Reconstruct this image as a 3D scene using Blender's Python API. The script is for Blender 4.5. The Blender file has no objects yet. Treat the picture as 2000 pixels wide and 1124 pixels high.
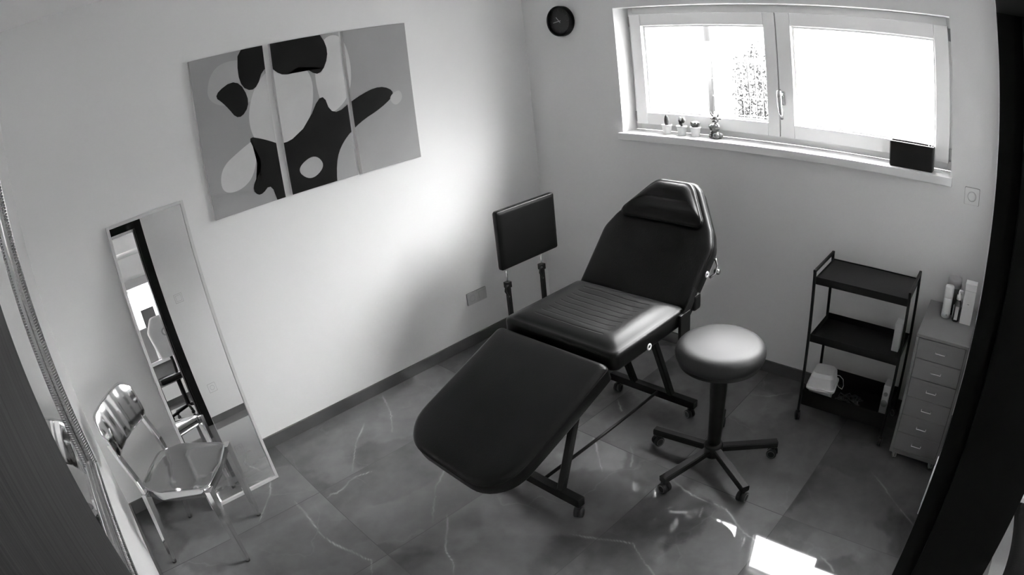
import bpy, bmesh, math, random
from mathutils import Vector, Matrix
random.seed(7)
R = math.radians
PI = math.pi
C = bpy.context.scene.collection
SC = bpy.context.scene

# ------------------------------------------------------------------ camera
cd = bpy.data.cameras.new('security_camera')
cam = bpy.data.objects.new('camera', cd)
C.objects.link(cam)
SC.camera = cam
CAMP = Vector((-3.00469, -2.96231, 1.90971))
fw = Vector((0.615431, 0.689186, -0.382449))
rt = Vector((0.712888, -0.69369, -0.102883))
up = Vector((0.336206, 0.209326, 0.918231))
m = Matrix.Identity(4)
for i in range(3):
    m[i][0] = rt[i]; m[i][1] = up[i]; m[i][2] = -fw[i]; m[i][3] = CAMP[i]
cam.matrix_world = m
cd.type = 'PANO'
cd.sensor_fit = 'HORIZONTAL'
cd.sensor_width = 36.0
cd.sensor_height = 36.0 * 1124 / 2000
cd.clip_start = 0.01
cd.lens = 18.0
cy = cd
cy.panorama_type = 'FISHEYE_LENS_POLYNOMIAL'
cy.fisheye_fov = R(178)
cy.fisheye_polynomial_k0 = 0.0
cy.fisheye_polynomial_k1 = -0.8093875 / 18.0
cy.fisheye_polynomial_k2 = 0.0
cy.fisheye_polynomial_k3 = -0.049826 / 18.0 ** 3
cy.fisheye_polynomial_k4 = 0.0

# ------------------------------------------------------------------ view, world
SC.view_settings.view_transform = 'Standard'
SC.view_settings.look = 'None'
SC.view_settings.gamma = 1.0
SC.view_settings.use_curve_mapping = False
SC.view_settings.exposure = 2.36
SC.render.engine = 'CYCLES'
SC.cycles.max_bounces = 12
SC.cycles.diffuse_bounces = 7
SC.cycles.glossy_bounces = 5
SC.cycles.transparent_max_bounces = 8
SC.cycles.sample_clamp_indirect = 12.0
SKY = 16.0
LOBE = 0.27
w = bpy.data.worlds.new('overcast_sky')
SC.world = w
w.use_nodes = True
nt = w.node_tree
bg = nt.nodes['Background']
tc = nt.nodes.new('ShaderNodeTexCoord')
sp = nt.nodes.new('ShaderNodeSeparateXYZ')
rp = nt.nodes.new('ShaderNodeValToRGB')
nt.links.new(tc.outputs['Generated'], sp.inputs[0])
nt.links.new(sp.outputs['Z'], rp.inputs[0])
rp.color_ramp.elements[0].position = 0.0
rp.color_ramp.elements[0].color = (.12, .12, .12, 1)
rp.color_ramp.elements[1].position = 0.62
rp.color_ramp.elements[1].color = (1, 1, 1, 1)
e = rp.color_ramp.elements.new(0.25); e.color = (.30, .30, .30, 1)
# brighter patch of cloud, up to the right outside the window
dt = nt.nodes.new('ShaderNodeVectorMath'); dt.operation = 'DOT_PRODUCT'
saz, sel = R(-44), R(27)
dt.inputs[1].default_value = (math.cos(sel) * math.cos(saz), math.cos(sel) * math.sin(saz), math.sin(sel))
nt.links.new(tc.outputs['Generated'], dt.inputs[0])
mm_ = nt.nodes.new('ShaderNodeMath'); mm_.operation = 'MAXIMUM'; mm_.inputs[1].default_value = 0; nt.links.new(dt.outputs['Value'], mm_.inputs[0])
pw = nt.nodes.new('ShaderNodeMath'); pw.operation = 'POWER'; pw.inputs[1].default_value = 14; nt.links.new(mm_.outputs[0], pw.inputs[0])
ms = nt.nodes.new('ShaderNodeMath'); ms.operation = 'MULTIPLY_ADD'; ms.inputs[1].default_value = LOBE
nt.links.new(pw.outputs[0], ms.inputs[0]); nt.links.new(rp.outputs[0], ms.inputs[2])
nt.links.new(ms.outputs[0], bg.inputs['Color'])
bg.inputs['Strength'].default_value = SKY

# ------------------------------------------------------------------ materials (everything in the photo is black and white)
def mat(name, v, rough=.5, metal=0.0, spec=.5, bump=0.0, bscale=60.0, var=0.0, vscale=4.0, coat=0.0):
    mt = bpy.data.materials.new(name); mt.use_nodes = True
    n = mt.node_tree; b = n.nodes['Principled BSDF']
    b.inputs['Base Color'].default_value = (v, v, v, 1)
    b.inputs['Roughness'].default_value = rough
    b.inputs['Metallic'].default_value = metal
    b.inputs['Specular IOR Level'].default_value = spec
    b.inputs['Coat Weight'].default_value = coat
    t = n.nodes.new('ShaderNodeTexCoord')
    if var > 0:
        nz = n.nodes.new('ShaderNodeTexNoise'); nz.inputs['Scale'].default_value = vscale; nz.inputs['Detail'].default_value = 5
        r = n.nodes.new('ShaderNodeMapRange')
        r.inputs['From Min'].default_value = .3; r.inputs['From Max'].default_value = .7
        r.inputs['To Min'].default_value = v * (1 - var); r.inputs['To Max'].default_value = v * (1 + var)
        n.links.new(t.outputs['Object'], nz.inputs['Vector']); n.links.new(nz.outputs['Fac'], r.inputs['Value'])
        n.links.new(r.outputs['Result'], b.inputs['Base Color'])
    if bump > 0:
        nz = n.nodes.new('ShaderNodeTexNoise'); nz.inputs['Scale'].default_value = bscale; nz.inputs['Detail'].default_value = 6
        bp = n.nodes.new('ShaderNodeBump'); bp.inputs['Strength'].default_value = bump; bp.inputs['Distance'].default_value = .01
        n.links.new(t.outputs['Object'], nz.inputs['Vector']); n.links.new(nz.outputs['Fac'], bp.inputs['Height'])
        n.links.new(bp.outputs['Normal'], b.inputs['Normal'])
    return mt

M = {}
M['wall'] = mat('white_plaster', .76, .7, spec=.35, bump=.05, bscale=180, var=.012, vscale=2)
M['ceiling'] = mat('ceiling_paint', .90, .9, spec=.2, bump=.04, bscale=120)
M['leather'] = mat('black_leather', .004, .36, spec=.20, bump=.12, bscale=260, var=.25, vscale=9)
M['pad'] = mat('stool_vinyl', .008, .58, spec=.78, bump=.05, bscale=400)
M['blackmetal'] = mat('black_powder_coat', .007, .42, spec=.28, bump=.04, bscale=500)
M['blacksatin'] = mat('black_door_frame_paint', .0035, .5, spec=.12, bump=.03, bscale=200)
M['chrome'] = mat('polished_aluminium', .80, .10, metal=1.0, bump=.015, bscale=30, var=.04, vscale=6)
M['seatmetal'] = mat('satin_aluminium', .55, .10, metal=1.0, bump=.01, bscale=60)
M['brightsteel'] = mat('bright_steel', .85, .35, metal=.8)
M['steel'] = mat('steel', .55, .25, metal=1.0)
M['silverframe'] = mat('silver_leaf_frame', .42, .22, metal=1.0, bump=.1, bscale=150)
M['greyplate'] = mat('pale_grey_plastic', .48, .4)
M['outline'] = mat('painted_shadow', .12, .6)  # dark tone standing in for the shadow around wall plates
M['framewhite'] = mat('white_mirror_frame', .55, .5, bump=.02, bscale=90)
M['white'] = mat('white_lacquer', .80, .35, spec=.5, bump=.01, bscale=90)
M['pvc'] = mat('white_window_plastic', .82, .3, spec=.5)
M['whiteplastic'] = mat('white_plastic', .75, .35)
M['greyplastic'] = mat('grey_plastic', .35, .4)
M['cabinet'] = mat('grey_sheet_steel', .20, .38, spec=.5, bump=.02, bscale=300, var=.05, vscale=5)
M['rubber'] = mat('black_rubber', .015, .6)
M['wheelgrey'] = mat('grey_wheel_rim', .10, .4)
M['canvas'] = mat('canvas_grey', .34, .8, spec=.2, bump=.15, bscale=900, var=.04, vscale=3)
M['canvasside'] = mat('canvas_white_side', .66, .8, spec=.2, bump=.1, bscale=900)
M['inkblack'] = mat('print_black', .006, .6, spec=.15, bump=.1, bscale=900, var=.3, vscale=12)
M['inklight'] = mat('print_light_grey', .58, .7, spec=.3, bump=.1, bscale=900, var=.05, vscale=6)
M['inkmid'] = mat('print_mid_grey', .42, .7, spec=.3, bump=.1, bscale=900, var=.05, vscale=6)
M['pot'] = mat('pale_ceramic_pot', .62, .6, bump=.05, bscale=120)
M['cactus'] = mat('cactus_skin', .05, .6, bump=.3, bscale=90, var=.3, vscale=60)
M['spines'] = mat('cactus_spines', .8, .6)
M['soil'] = mat('soil', .06, .9, bump=.5, bscale=200)
M['stone'] = mat('figurine_glaze', .16, .4, bump=.3, bscale=80, var=.7, vscale=70)
M['darkglaze'] = mat('figurine_dark_glaze', .05, .35, bump=.2, bscale=80)
M['jar'] = mat('smoked_jar', .04, .2, spec=.6)
M['label'] = mat('paper_label', .7, .6)
M['sofa'] = mat('pale_upholstery', .62, .85, bump=.2, bscale=300, var=.05)
M['greyfab'] = mat('grey_upholstery', .22, .85, bump=.2, bscale=300, var=.08)
M['outwall'] = mat('outside_render', .22, .9, bump=.1, bscale=30)
M['lawn'] = mat('outside_grass', .12, .95, bump=.5, bscale=20, var=.3, vscale=3)
M['leaf'] = mat('hedge_leaves', .012, .7, var=.5, vscale=6)
M['galv'] = mat('galvanised_wire', .03, .5, metal=.5)

def mirror_mat():
    mt = mat('mirror_silver', .88, .0, metal=1.0)
    return mt
M['mirror'] = mirror_mat()

def glass_mat(name='thin_window_glass', tint=.96):
    mt = bpy.data.materials.new(name); mt.use_nodes = True
    n = mt.node_tree; n.nodes.clear()
    o = n.nodes.new('ShaderNodeOutputMaterial'); mx = n.nodes.new('ShaderNodeMixShader')
    tr = n.nodes.new('ShaderNodeBsdfTransparent'); tr.inputs['Color'].default_value = (tint, tint, tint, 1)
    gl = n.nodes.new('ShaderNodeBsdfGlossy'); gl.inputs['Roughness'].default_value = 0.0
    fr = n.nodes.new('ShaderNodeFresnel'); fr.inputs['IOR'].default_value = 1.45
    ge = n.nodes.new('ShaderNodeNewGeometry'); iv = n.nodes.new('ShaderNodeMath'); iv.operation = 'SUBTRACT'; iv.inputs[0].default_value = 1.0
    mu = n.nodes.new('ShaderNodeMath'); mu.operation = 'MULTIPLY'
    n.links.new(ge.outputs['Backfacing'], iv.inputs[1]); n.links.new(iv.outputs[0], mu.inputs[0]); n.links.new(fr.outputs[0], mu.inputs[1])
    n.links.new(mu.outputs[0], mx.inputs[0]); n.links.new(tr.outputs[0], mx.inputs[1]); n.links.new(gl.outputs[0], mx.inputs[2])
    n.links.new(mx.outputs[0], o.inputs['Surface'])
    return mt
M['glass'] = glass_mat()

def floor_mat():
    mt = bpy.data.materials.new('polished_marble_tile'); mt.use_nodes = True
    n = mt.node_tree; b = n.nodes['Principled BSDF']; L = n.links.new
    t = n.nodes.new('ShaderNodeTexCoord')
    mp = n.nodes.new('ShaderNodeMapping'); mp.inputs['Location'].default_value = (2.27 + 6.0, .565 + 9.0, 0)
    L(t.outputs['Object'], mp.inputs['Vector'])
    br = n.nodes.new('ShaderNodeTexBrick'); br.offset = 0.0; br.squash = 1.0
    br.inputs['Scale'].default_value = 1.0; br.inputs['Mortar Size'].default_value = .0018
    br.inputs['Mortar Smooth'].default_value = .2; br.inputs['Bias'].default_value = 0
    br.inputs['Brick Width'].default_value = 1.2; br.inputs['Row Height'].default_value = .6
    br.inputs['Color1'].default_value = (0, 0, 0, 1); br.inputs['Color2'].default_value = (1, 1, 1, 1)
    br.inputs['Mortar'].default_value = (.5, .5, .5, 1)
    L(mp.outputs['Vector'], br.inputs['Vector'])
    # every tile shows another part of the stone: shift the pattern by the tile's own tone
    sh = n.nodes.new('ShaderNodeVectorMath'); sh.operation = 'MULTIPLY_ADD'
    sh.inputs[1].default_value = (3.7, 5.1, 2.3)
    L(br.outputs['Color'], sh.inputs[0]); L(t.outputs['Object'], sh.inputs[2])
    clouds = n.nodes.new('ShaderNodeTexNoise'); clouds.inputs['Scale'].default_value = 1.6; clouds.inputs['Detail'].default_value = 7
    clouds.inputs['Roughness'].default_value = .55; clouds.inputs['Distortion'].default_value = .6
    L(sh.outputs[0], clouds.inputs['Vector'])
    r1 = n.nodes.new('ShaderNodeMapRange'); r1.inputs['From Min'].default_value = .3; r1.inputs['From Max'].default_value = .7
    r1.inputs['To Min'].default_value = .020; r1.inputs['To Max'].default_value = .105
    L(clouds.outputs['Fac'], r1.inputs['Value'])
    pn = n.nodes.new('ShaderNodeTexNoise'); pn.inputs['Scale'].default_value = 3.5; pn.inputs['Detail'].default_value = 6
    L(sh.outputs[0], pn.inputs['Vector'])
    pv = n.nodes.new('ShaderNodeVectorMath'); pv.operation = 'MULTIPLY_ADD'; pv.inputs[1].default_value = (.34, .34, .34)
    L(pn.outputs['Color'], pv.inputs[0]); L(sh.outputs[0], pv.inputs[2])
    pc = n.nodes.new('ShaderNodeTexVoronoi'); pc.feature = 'SMOOTH_F1'; pc.inputs['Smoothness'].default_value = .18; pc.inputs['Scale'].default_value = 2.6
    L(pv.outputs[0], pc.inputs['Vector'])
    pm_ = n.nodes.new('ShaderNodeMath'); pm_.operation = 'MULTIPLY_ADD'; pm_.inputs[1].default_value = .095
    L(pc.outputs['Color'], pm_.inputs[0]); L(r1.outputs['Result'], pm_.inputs[2])
    fn = n.nodes.new('ShaderNodeTexNoise'); fn.inputs['Scale'].default_value = 16; fn.inputs['Detail'].default_value = 5
    L(sh.outputs[0], fn.inputs['Vector'])
    fm = n.nodes.new('ShaderNodeMath'); fm.operation = 'MULTIPLY_ADD'; fm.inputs[1].default_value = .05
    L(fn.outputs['Fac'], fm.inputs[0]); L(pm_.outputs[0], fm.inputs[2])
    # veins: the edges of a large voronoi, warped, broken up by noise
    wn = n.nodes.new('ShaderNodeTexNoise'); wn.inputs['Scale'].default_value = 2.2; wn.inputs['Detail'].default_value = 5
    L(sh.outputs[0], wn.inputs['Vector'])
    wa = n.nodes.new('ShaderNodeVectorMath'); wa.operation = 'MULTIPLY_ADD'; wa.inputs[1].default_value = (.55, .55, .55)
    L(wn.outputs['Color'], wa.inputs[0]); L(sh.outputs[0], wa.inputs[2])
    vo = n.nodes.new('ShaderNodeTexVoronoi'); vo.feature = 'DISTANCE_TO_EDGE'; vo.inputs['Scale'].default_value = 1.45
    L(wa.outputs[0], vo.inputs['Vector'])
    v1 = n.nodes.new('ShaderNodeMapRange'); v1.inputs['From Min'].default_value = 0; v1.inputs['From Max'].default_value = .012
    v1.inputs['To Min'].default_value = 1; v1.inputs['To Max'].default_value = 0
    L(vo.outputs['Distance'], v1.inputs['Value'])
    mk = n.nodes.new('ShaderNodeTexNoise'); mk.inputs['Scale'].default_value = 1.9; mk.inputs['Detail'].default_value = 2
    L(t.outputs['Object'], mk.inputs['Vector'])
    mr = n.nodes.new('ShaderNodeMapRange'); mr.inputs['From Min'].default_value = .48; mr.inputs['From Max'].default_value = .66
    L(mk.outputs['Fac'], mr.inputs['Value'])
    ml = n.nodes.new('ShaderNodeMath'); ml.operation = 'MULTIPLY'; L(v1.outputs['Result'], ml.inputs[0]); L(mr.outputs['Result'], ml.inputs[1])
    ml2 = n.nodes.new('ShaderNodeMath'); ml2.operation = 'MULTIPLY'; ml2.inputs[1].default_value = .035; L(ml.outputs[0], ml2.inputs[0])
    ad = n.nodes.new('ShaderNodeMath'); ad.operation = 'ADD'; L(fm.outputs[0], ad.inputs[0]); L(ml2.outputs[0], ad.inputs[1])
    # thin grout
    va = n.nodes.new('ShaderNodeAttribute'); va.attribute_name = 'vein'
    vm = n.nodes.new('ShaderNodeMath'); vm.operation = 'MULTIPLY_ADD'; vm.inputs[1].default_value = .26
    L(va.outputs['Fac'], vm.inputs[0]); L(ad.outputs[0], vm.inputs[2]); ad = vm
    gr = n.nodes.new('ShaderNodeMixRGB'); gr.inputs['Color2'].default_value = (.05, .05, .05, 1)
    gm = n.nodes.new('ShaderNodeMath'); gm.operation = 'MULTIPLY'; gm.inputs[1].default_value = .6
    L(br.outputs['Fac'], gm.inputs[0]); L(gm.outputs[0], gr.inputs['Fac']); L(ad.outputs[0], gr.inputs['Color1'])
    L(gr.outputs[0], b.inputs['Base Color'])
    b.inputs['Roughness'].default_value = .035
    b.inputs['Specular IOR Level'].default_value = .5
    return mt
M['floor'] = floor_mat()

def base_mat():
    mt = mat('marble_skirting', .10, .15, bump=.0, var=.28, vscale=3)
    return mt
M['skirting'] = base_mat()

def wood_mat():
    mt = bpy.data.materials.new('dark_grained_door'); mt.use_nodes = True
    n = mt.node_tree; b = n.nodes['Principled BSDF']; L = n.links.new
    t = n.nodes.new('ShaderNodeTexCoord'); mp = n.nodes.new('ShaderNodeMapping')
    mp.inputs['Scale'].default_value = (130, 130, 2.2)
    L(t.outputs['Object'], mp.inputs['Vector'])
    nz = n.nodes.new('ShaderNodeTexNoise'); nz.inputs['Scale'].default_value = 1; nz.inputs['Detail'].default_value = 4
    L(mp.outputs['Vector'], nz.inputs['Vector'])
    r = n.nodes.new('ShaderNodeMapRange'); r.inputs['From Min'].default_value = .35; r.inputs['From Max'].default_value = .65
    r.inputs['To Min'].default_value = .030; r.inputs['To Max'].default_value = .056
    L(nz.outputs['Fac'], r.inputs['Value']); L(r.outputs['Result'], b.inputs['Base Color'])
    bp = n.nodes.new('ShaderNodeBump'); bp.inputs['Strength'].default_value = .35; bp.inputs['Distance'].default_value = .003
    L(nz.outputs['Fac'], bp.inputs['Height']); L(bp.outputs['Normal'], b.inputs['Normal'])
    b.inputs['Roughness'].default_value = .6; b.inputs['Specular IOR Level'].default_value = .3
    return mt
M['wood'] = wood_mat()

def seat_leather():
    """black leather with stretched creases running across the middle of the seat"""
    mt = bpy.data.materials.new('creased_black_leather'); mt.use_nodes = True
    n = mt.node_tree; b = n.nodes['Principled BSDF']; L = n.links.new
    b.inputs['Roughness'].default_value = .40; b.inputs['Specular IOR Level'].default_value = .22; b.inputs['Base Color'].default_value = (.005, .005, .005, 1)
    t = n.nodes.new('ShaderNodeTexCoord'); sx = n.nodes.new('ShaderNodeSeparateXYZ'); L(t.outputs['Object'], sx.inputs[0])
    nz = n.nodes.new('ShaderNodeTexNoise'); nz.inputs['Scale'].default_value = 3; L(t.outputs['Object'], nz.inputs['Vector'])
    def mth(op, a, bb=None):
        q = n.nodes.new('ShaderNodeMath'); q.operation = op
        for k, x in enumerate((a, bb)):
            if x is None: continue
            if isinstance(x, (int, float)): q.inputs[k].default_value = x
            else: L(x, q.inputs[k])
        return q.outputs[0]
    # curve of the creases
    yy = mth('MULTIPLY', sx.outputs['Y'], sx.outputs['Y'])
    ph = mth('ADD', mth('ADD', sx.outputs['X'], mth('MULTIPLY', yy, -.35)), mth('MULTIPLY', nz.outputs['Fac'], .05))
    s = mth('ABSOLUTE', mth('SINE', mth('MULTIPLY', ph, PI / .042)))
    line = mth('POWER', mth('SUBTRACT', 1.0, s), 5.0)
    my = mth('LESS_THAN', mth('ABSOLUTE', sx.outputs['Y']), .19)
    mx_ = mth('LESS_THAN', mth('ABSOLUTE', mth('ADD', sx.outputs['X'], -.01)), .2)
    msk = mth('MULTIPLY', line, mth('MULTIPLY', my, mx_))
    fine = n.nodes.new('ShaderNodeTexNoise'); fine.inputs['Scale'].default_value = 260; L(t.outputs['Object'], fine.inputs['Vector'])
    h = mth('SUBTRACT', mth('MULTIPLY', fine.outputs['Fac'], .05), msk)
    bp = n.nodes.new('ShaderNodeBump'); bp.inputs['Strength'].default_value = .6; bp.inputs['Distance'].default_value = .004
    L(h, bp.inputs['Height']); L(bp.outputs['Normal'], b.inputs['Normal'])
    return mt
M['seatleather'] = seat_leather()

# ------------------------------------------------------------------ helpers
I4 = Matrix.Identity(4)
def T(x, y, z): return Matrix.Translation((x, y, z))
def frame(o, ax, ay, az):
    mm = Matrix.Identity(4)
    for i in range(3):
        mm[i][0] = ax[i]; mm[i][1] = ay[i]; mm[i][2] = az[i]; mm[i][3] = o[i]
    return mm
def B(): return bmesh.new()

def box(bm, x0, x1, y0, y1, z0, z1, mx=I4, bev=0.0, mi=0):
    c = [(x, y, z) for x in (x0, x1) for y in (y0, y1) for z in (z0, z1)]
    vs = [bm.verts.new(mx @ Vector(p)) for p in c]
    fs = []
    for q in ((0, 1, 3, 2), (4, 6, 7, 5), (0, 4, 5, 1), (2, 3, 7, 6), (0, 2, 6, 4), (1, 5, 7, 3)):
        f = bm.faces.new([vs[k] for k in q]); f.material_index = mi; fs.append(f)
    bmesh.ops.recalc_face_normals(bm, faces=fs)
    if bev > 0:
        es = list({e for f in fs for e in f.edges})
        r = bmesh.ops.bevel(bm, geom=es, offset=bev, segments=2, affect='EDGES', profile=.6)
        for f in r['faces']: f.material_index = mi
    return fs

def lathe(bm, prof, mx=I4, seg=32, mi=0, cap=True):
    rings = []
    for r, z in prof:
        rings.append([bm.verts.new(mx @ Vector((r * math.cos(2 * PI * k / seg), r * math.sin(2 * PI * k / seg), z))) for k in range(seg)])
    fs = []
    for a, b in zip(rings, rings[1:]):
        for k in range(seg):
            fs.append(bm.faces.new((a[k], a[(k + 1) % seg], b[(k + 1) % seg], b[k])))
    if cap:
        fs.append(bm.faces.new(rings[0][::-1])); fs.append(bm.faces.new(rings[-1]))
    for f in fs: f.material_index = mi; f.smooth = True
    bmesh.ops.recalc_face_normals(bm, faces=fs)
    return fs

def tube(bm, pts, r, seg=10, square=None, mi=0, closed=False, upv=(0, 0, 1), taper=None):
    """sweep a circle (or a rectangle w x h) along points; the radius may taper"""
    P = [Vector(p) for p in pts]; n = len(P); rings = []
    prev = None
    for i, p in enumerate(P):
        if closed: d = (P[(i + 1) % n] - P[i - 1]).normalized()
        else: d = (P[min(i + 1, n - 1)] - P[max(i - 1, 0)]).normalized()
        if prev is None:
            u = Vector(upv); u = u - d * u.dot(d)
            if u.length < 1e-3: u = Vector((1, 0, 0)); u = u - d * u.dot(d)
        else:
            u = prev - d * prev.dot(d)
        u.normalize(); prev = u; v = d.cross(u)
        k_ = 1.0 if taper is None else taper[i]
        if square:
            a, b_ = square[0] / 2 * k_, square[1] / 2 * k_
            cc = min(a, b_) * .3
            q = [(a, b_ - cc), (a - cc, b_), (-a + cc, b_), (-a, b_ - cc), (-a, -b_ + cc), (-a + cc, -b_), (a - cc, -b_), (a, -b_ + cc)]
            rings.append([bm.verts.new(p + u * x + v * y) for x, y in q])
        else:
            rings.append([bm.verts.new(p + (u * math.cos(2 * PI * k / seg) + v * math.sin(2 * PI * k / seg)) * r * k_) for k in range(seg)])
    fs = []; m_ = len(rings[0])
    pairs = list(zip(rings, rings[1:])) + ([(rings[-1], rings[0])] if closed else [])
    for a, b_ in pairs:
        for k in range(m_):
            f = bm.faces.new((a[k], a[(k + 1) % m_], b_[(k + 1) % m_], b_[k])); f.smooth = not square; fs.append(f)
    if not closed:
        fs.append(bm.faces.new(rings[0][::-1])); fs.append(bm.faces.new(rings[-1]))
    for f in fs: f.material_index = mi
    bmesh.ops.recalc_face_normals(bm, faces=fs)
    return fs

def rpoly(pts, rad, seg=8):
    """outline with rounded corners"""
    out = []; n = len(pts)
    if not isinstance(rad, (list, tuple)): rad = [rad] * n
    for i in range(n):
        p = Vector(pts[i]); a = Vector(pts[i - 1]); b = Vector(pts[(i + 1) % n])
        d1 = (a - p).normalized(); d2 = (b - p).normalized()
        ang = d1.angle(d2); r = rad[i]
        if r < 1e-5: out.append(p); continue
        t = min(r / math.tan(ang / 2), (a - p).length * .49, (b - p).length * .49)
        r = t * math.tan(ang / 2)
        c = p + (d1 + d2).normalized() * (r / math.sin(ang / 2))
        s, e_ = p + d1 * t - c, p + d2 * t - c
        a0 = math.atan2(s.y, s.x); a1 = math.atan2(e_.y, e_.x)
        da = (a1 - a0 + PI) % (2 * PI) - PI
        for k in range(seg + 1):
            q = a0 + da * k / seg
            out.append(c + Vector((math.cos(q), math.sin(q))) * r)
    return out

def dense(pts, step):
    out = []
    for a, b in zip(pts, pts[1:] + pts[:1]):
        n = max(1, int((b - a).length / step))
        for k in range(n): out.append(a.lerp(b, k / n))
    return out

def area2(P): return sum(a.x * b.y - b.x * a.y for a, b in zip(P, P[1:] + P[:1]))
def inset(P, d):
    """shrink a convex outline by about d on every side"""
    x0 = min(q.x for q in P); x1 = max(q.x for q in P); y0 = min(q.y for q in P); y1 = max(q.y for q in P)
    cx, cy_, hx, hy = (x0 + x1) / 2, (y0 + y1) / 2, (x1 - x0) / 2, (y1 - y0) / 2
    return [Vector((cx + (q.x - cx) * (hx - d) / hx, cy_ + (q.y - cy_) * (hy - d) / hy)) for q in P]

def cushion(bm, P, t, r, mx=I4, dome=.006, mi=0, rb=.012, soft=None):
    """upholstered slab: soft upper edge of radius r, slight dome, small lower radius"""
    lay = [(rb * .6, 0), (0, rb)]
    lay.append((0, t - r))
    for k in range(1, 7):
        a = PI / 2 * k / 6
        lay.append((r * (1 - math.cos(a)), t - r + r * math.sin(a)))
    if soft:
        sw, sd = soft                       # wide rolled shoulder: width and drop
        lay = [(i_, z_ - (sd if z_ > t * .5 else 0)) for i_, z_ in lay]
        for k in range(1, 9): u_ = k / 8; lay.append((r + (sw - r) * u_, t - sd * (1 - u_) ** 2.6))
        lay.append((sw + .03, t - .004)); lay.append((sw + .06, t - .006))
    else:
        for k in (1.6, 2.4, 3.4): lay.append((r * k, t + dome * (1 - 1 / k)))
    rings = []
    for ins, z in lay:
        rings.append([bm.verts.new(mx @ Vector((q.x, q.y, z))) for q in (inset(P, ins) if ins else P)])
    fs = []
    for a, b in zip(rings, rings[1:]):
        for k in range(len(a)):
            fs.append(bm.faces.new((a[k], a[(k + 1) % len(a)], b[(k + 1) % len(a)], b[k])))
    fs.append(bm.faces.new(rings[0][::-1])); fs.append(bm.faces.new(rings[-1]))
    for f in fs: f.smooth = True; f.material_index = mi
    bmesh.ops.recalc_face_normals(bm, faces=fs)

def prism(bm, P, z0, z1, mx=I4, bev=0.0, mi=0):
    a = [bm.verts.new(mx @ Vector((q[0], q[1], z0))) for q in P]
    b = [bm.verts.new(mx @ Vector((q[0], q[1], z1))) for q in P]
    fs = [bm.faces.new(a[::-1]), bm.faces.new(b)]
    n = len(a)
    for k in range(n): fs.append(bm.faces.new((a[k], a[(k + 1) % n], b[(k + 1) % n], b[k])))
    bmesh.ops.recalc_face_normals(bm, faces=fs)
    if bev:
        es = list(set(fs[0].edges) | set(fs[1].edges))
        bmesh.ops.bevel(bm, geom=es, offset=bev, segments=2, affect='EDGES', profile=.6)
    for f in bm.faces:
        if f in fs: f.material_index = mi

def obj(name, bm, m_, parent=None, loc=None, smooth=False):
    me = bpy.data.meshes.new(name)
    if loc is not None:
        bmesh.ops.translate(bm, verts=bm.verts, vec=-Vector(loc))
    bm.to_mesh(me); bm.free()
    for k in (m_ if isinstance(m_, (list, tuple)) else [m_]): me.materials.append(k)
    if smooth:
        for p in me.polygons: p.use_smooth = True
    o = bpy.data.objects.new(name, me); C.objects.link(o)
    if loc is not None: o.location = loc
    if parent is not None:
        o.parent = parent
        pm = world_of(parent)
        o.matrix_parent_inverse = pm.inverted()
    return o
def world_of(o):
    # location/rotation only objects; parents use matrix_parent_inverse so that world coordinates stay as written
    mm = Matrix.LocRotScale(o.location, o.rotation_euler, o.scale)
    if o.parent is not None: return world_of(o.parent) @ o.matrix_parent_inverse @ mm
    return mm
def tag(o, label=None, cat=None, group=None, kind=None):
    if label: o['label'] = label
    if cat: o['category'] = cat
    if group: o['group'] = group
    if kind: o['kind'] = kind
    return o
def thing(name, loc, label=None, cat=None, group=None, kind=None):
    o = bpy.data.objects.new(name, None); C.objects.link(o); o.location = loc; o.empty_display_size = .05
    return tag(o, label, cat, group, kind)
def struct(name, bm, m_, label=None, cat=None):
    o = obj(name, bm, m_); tag(o, label, cat, kind='structure'); return o

# ------------------------------------------------------------------ room shell
H = 2.515          # ceiling
XL = -3.227        # left wall
YD = -2.9636       # wall with the doorway
YH = -3.100        # its far face
YF = -6.50         # far wall of the room beyond
XH = -3.60
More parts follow.
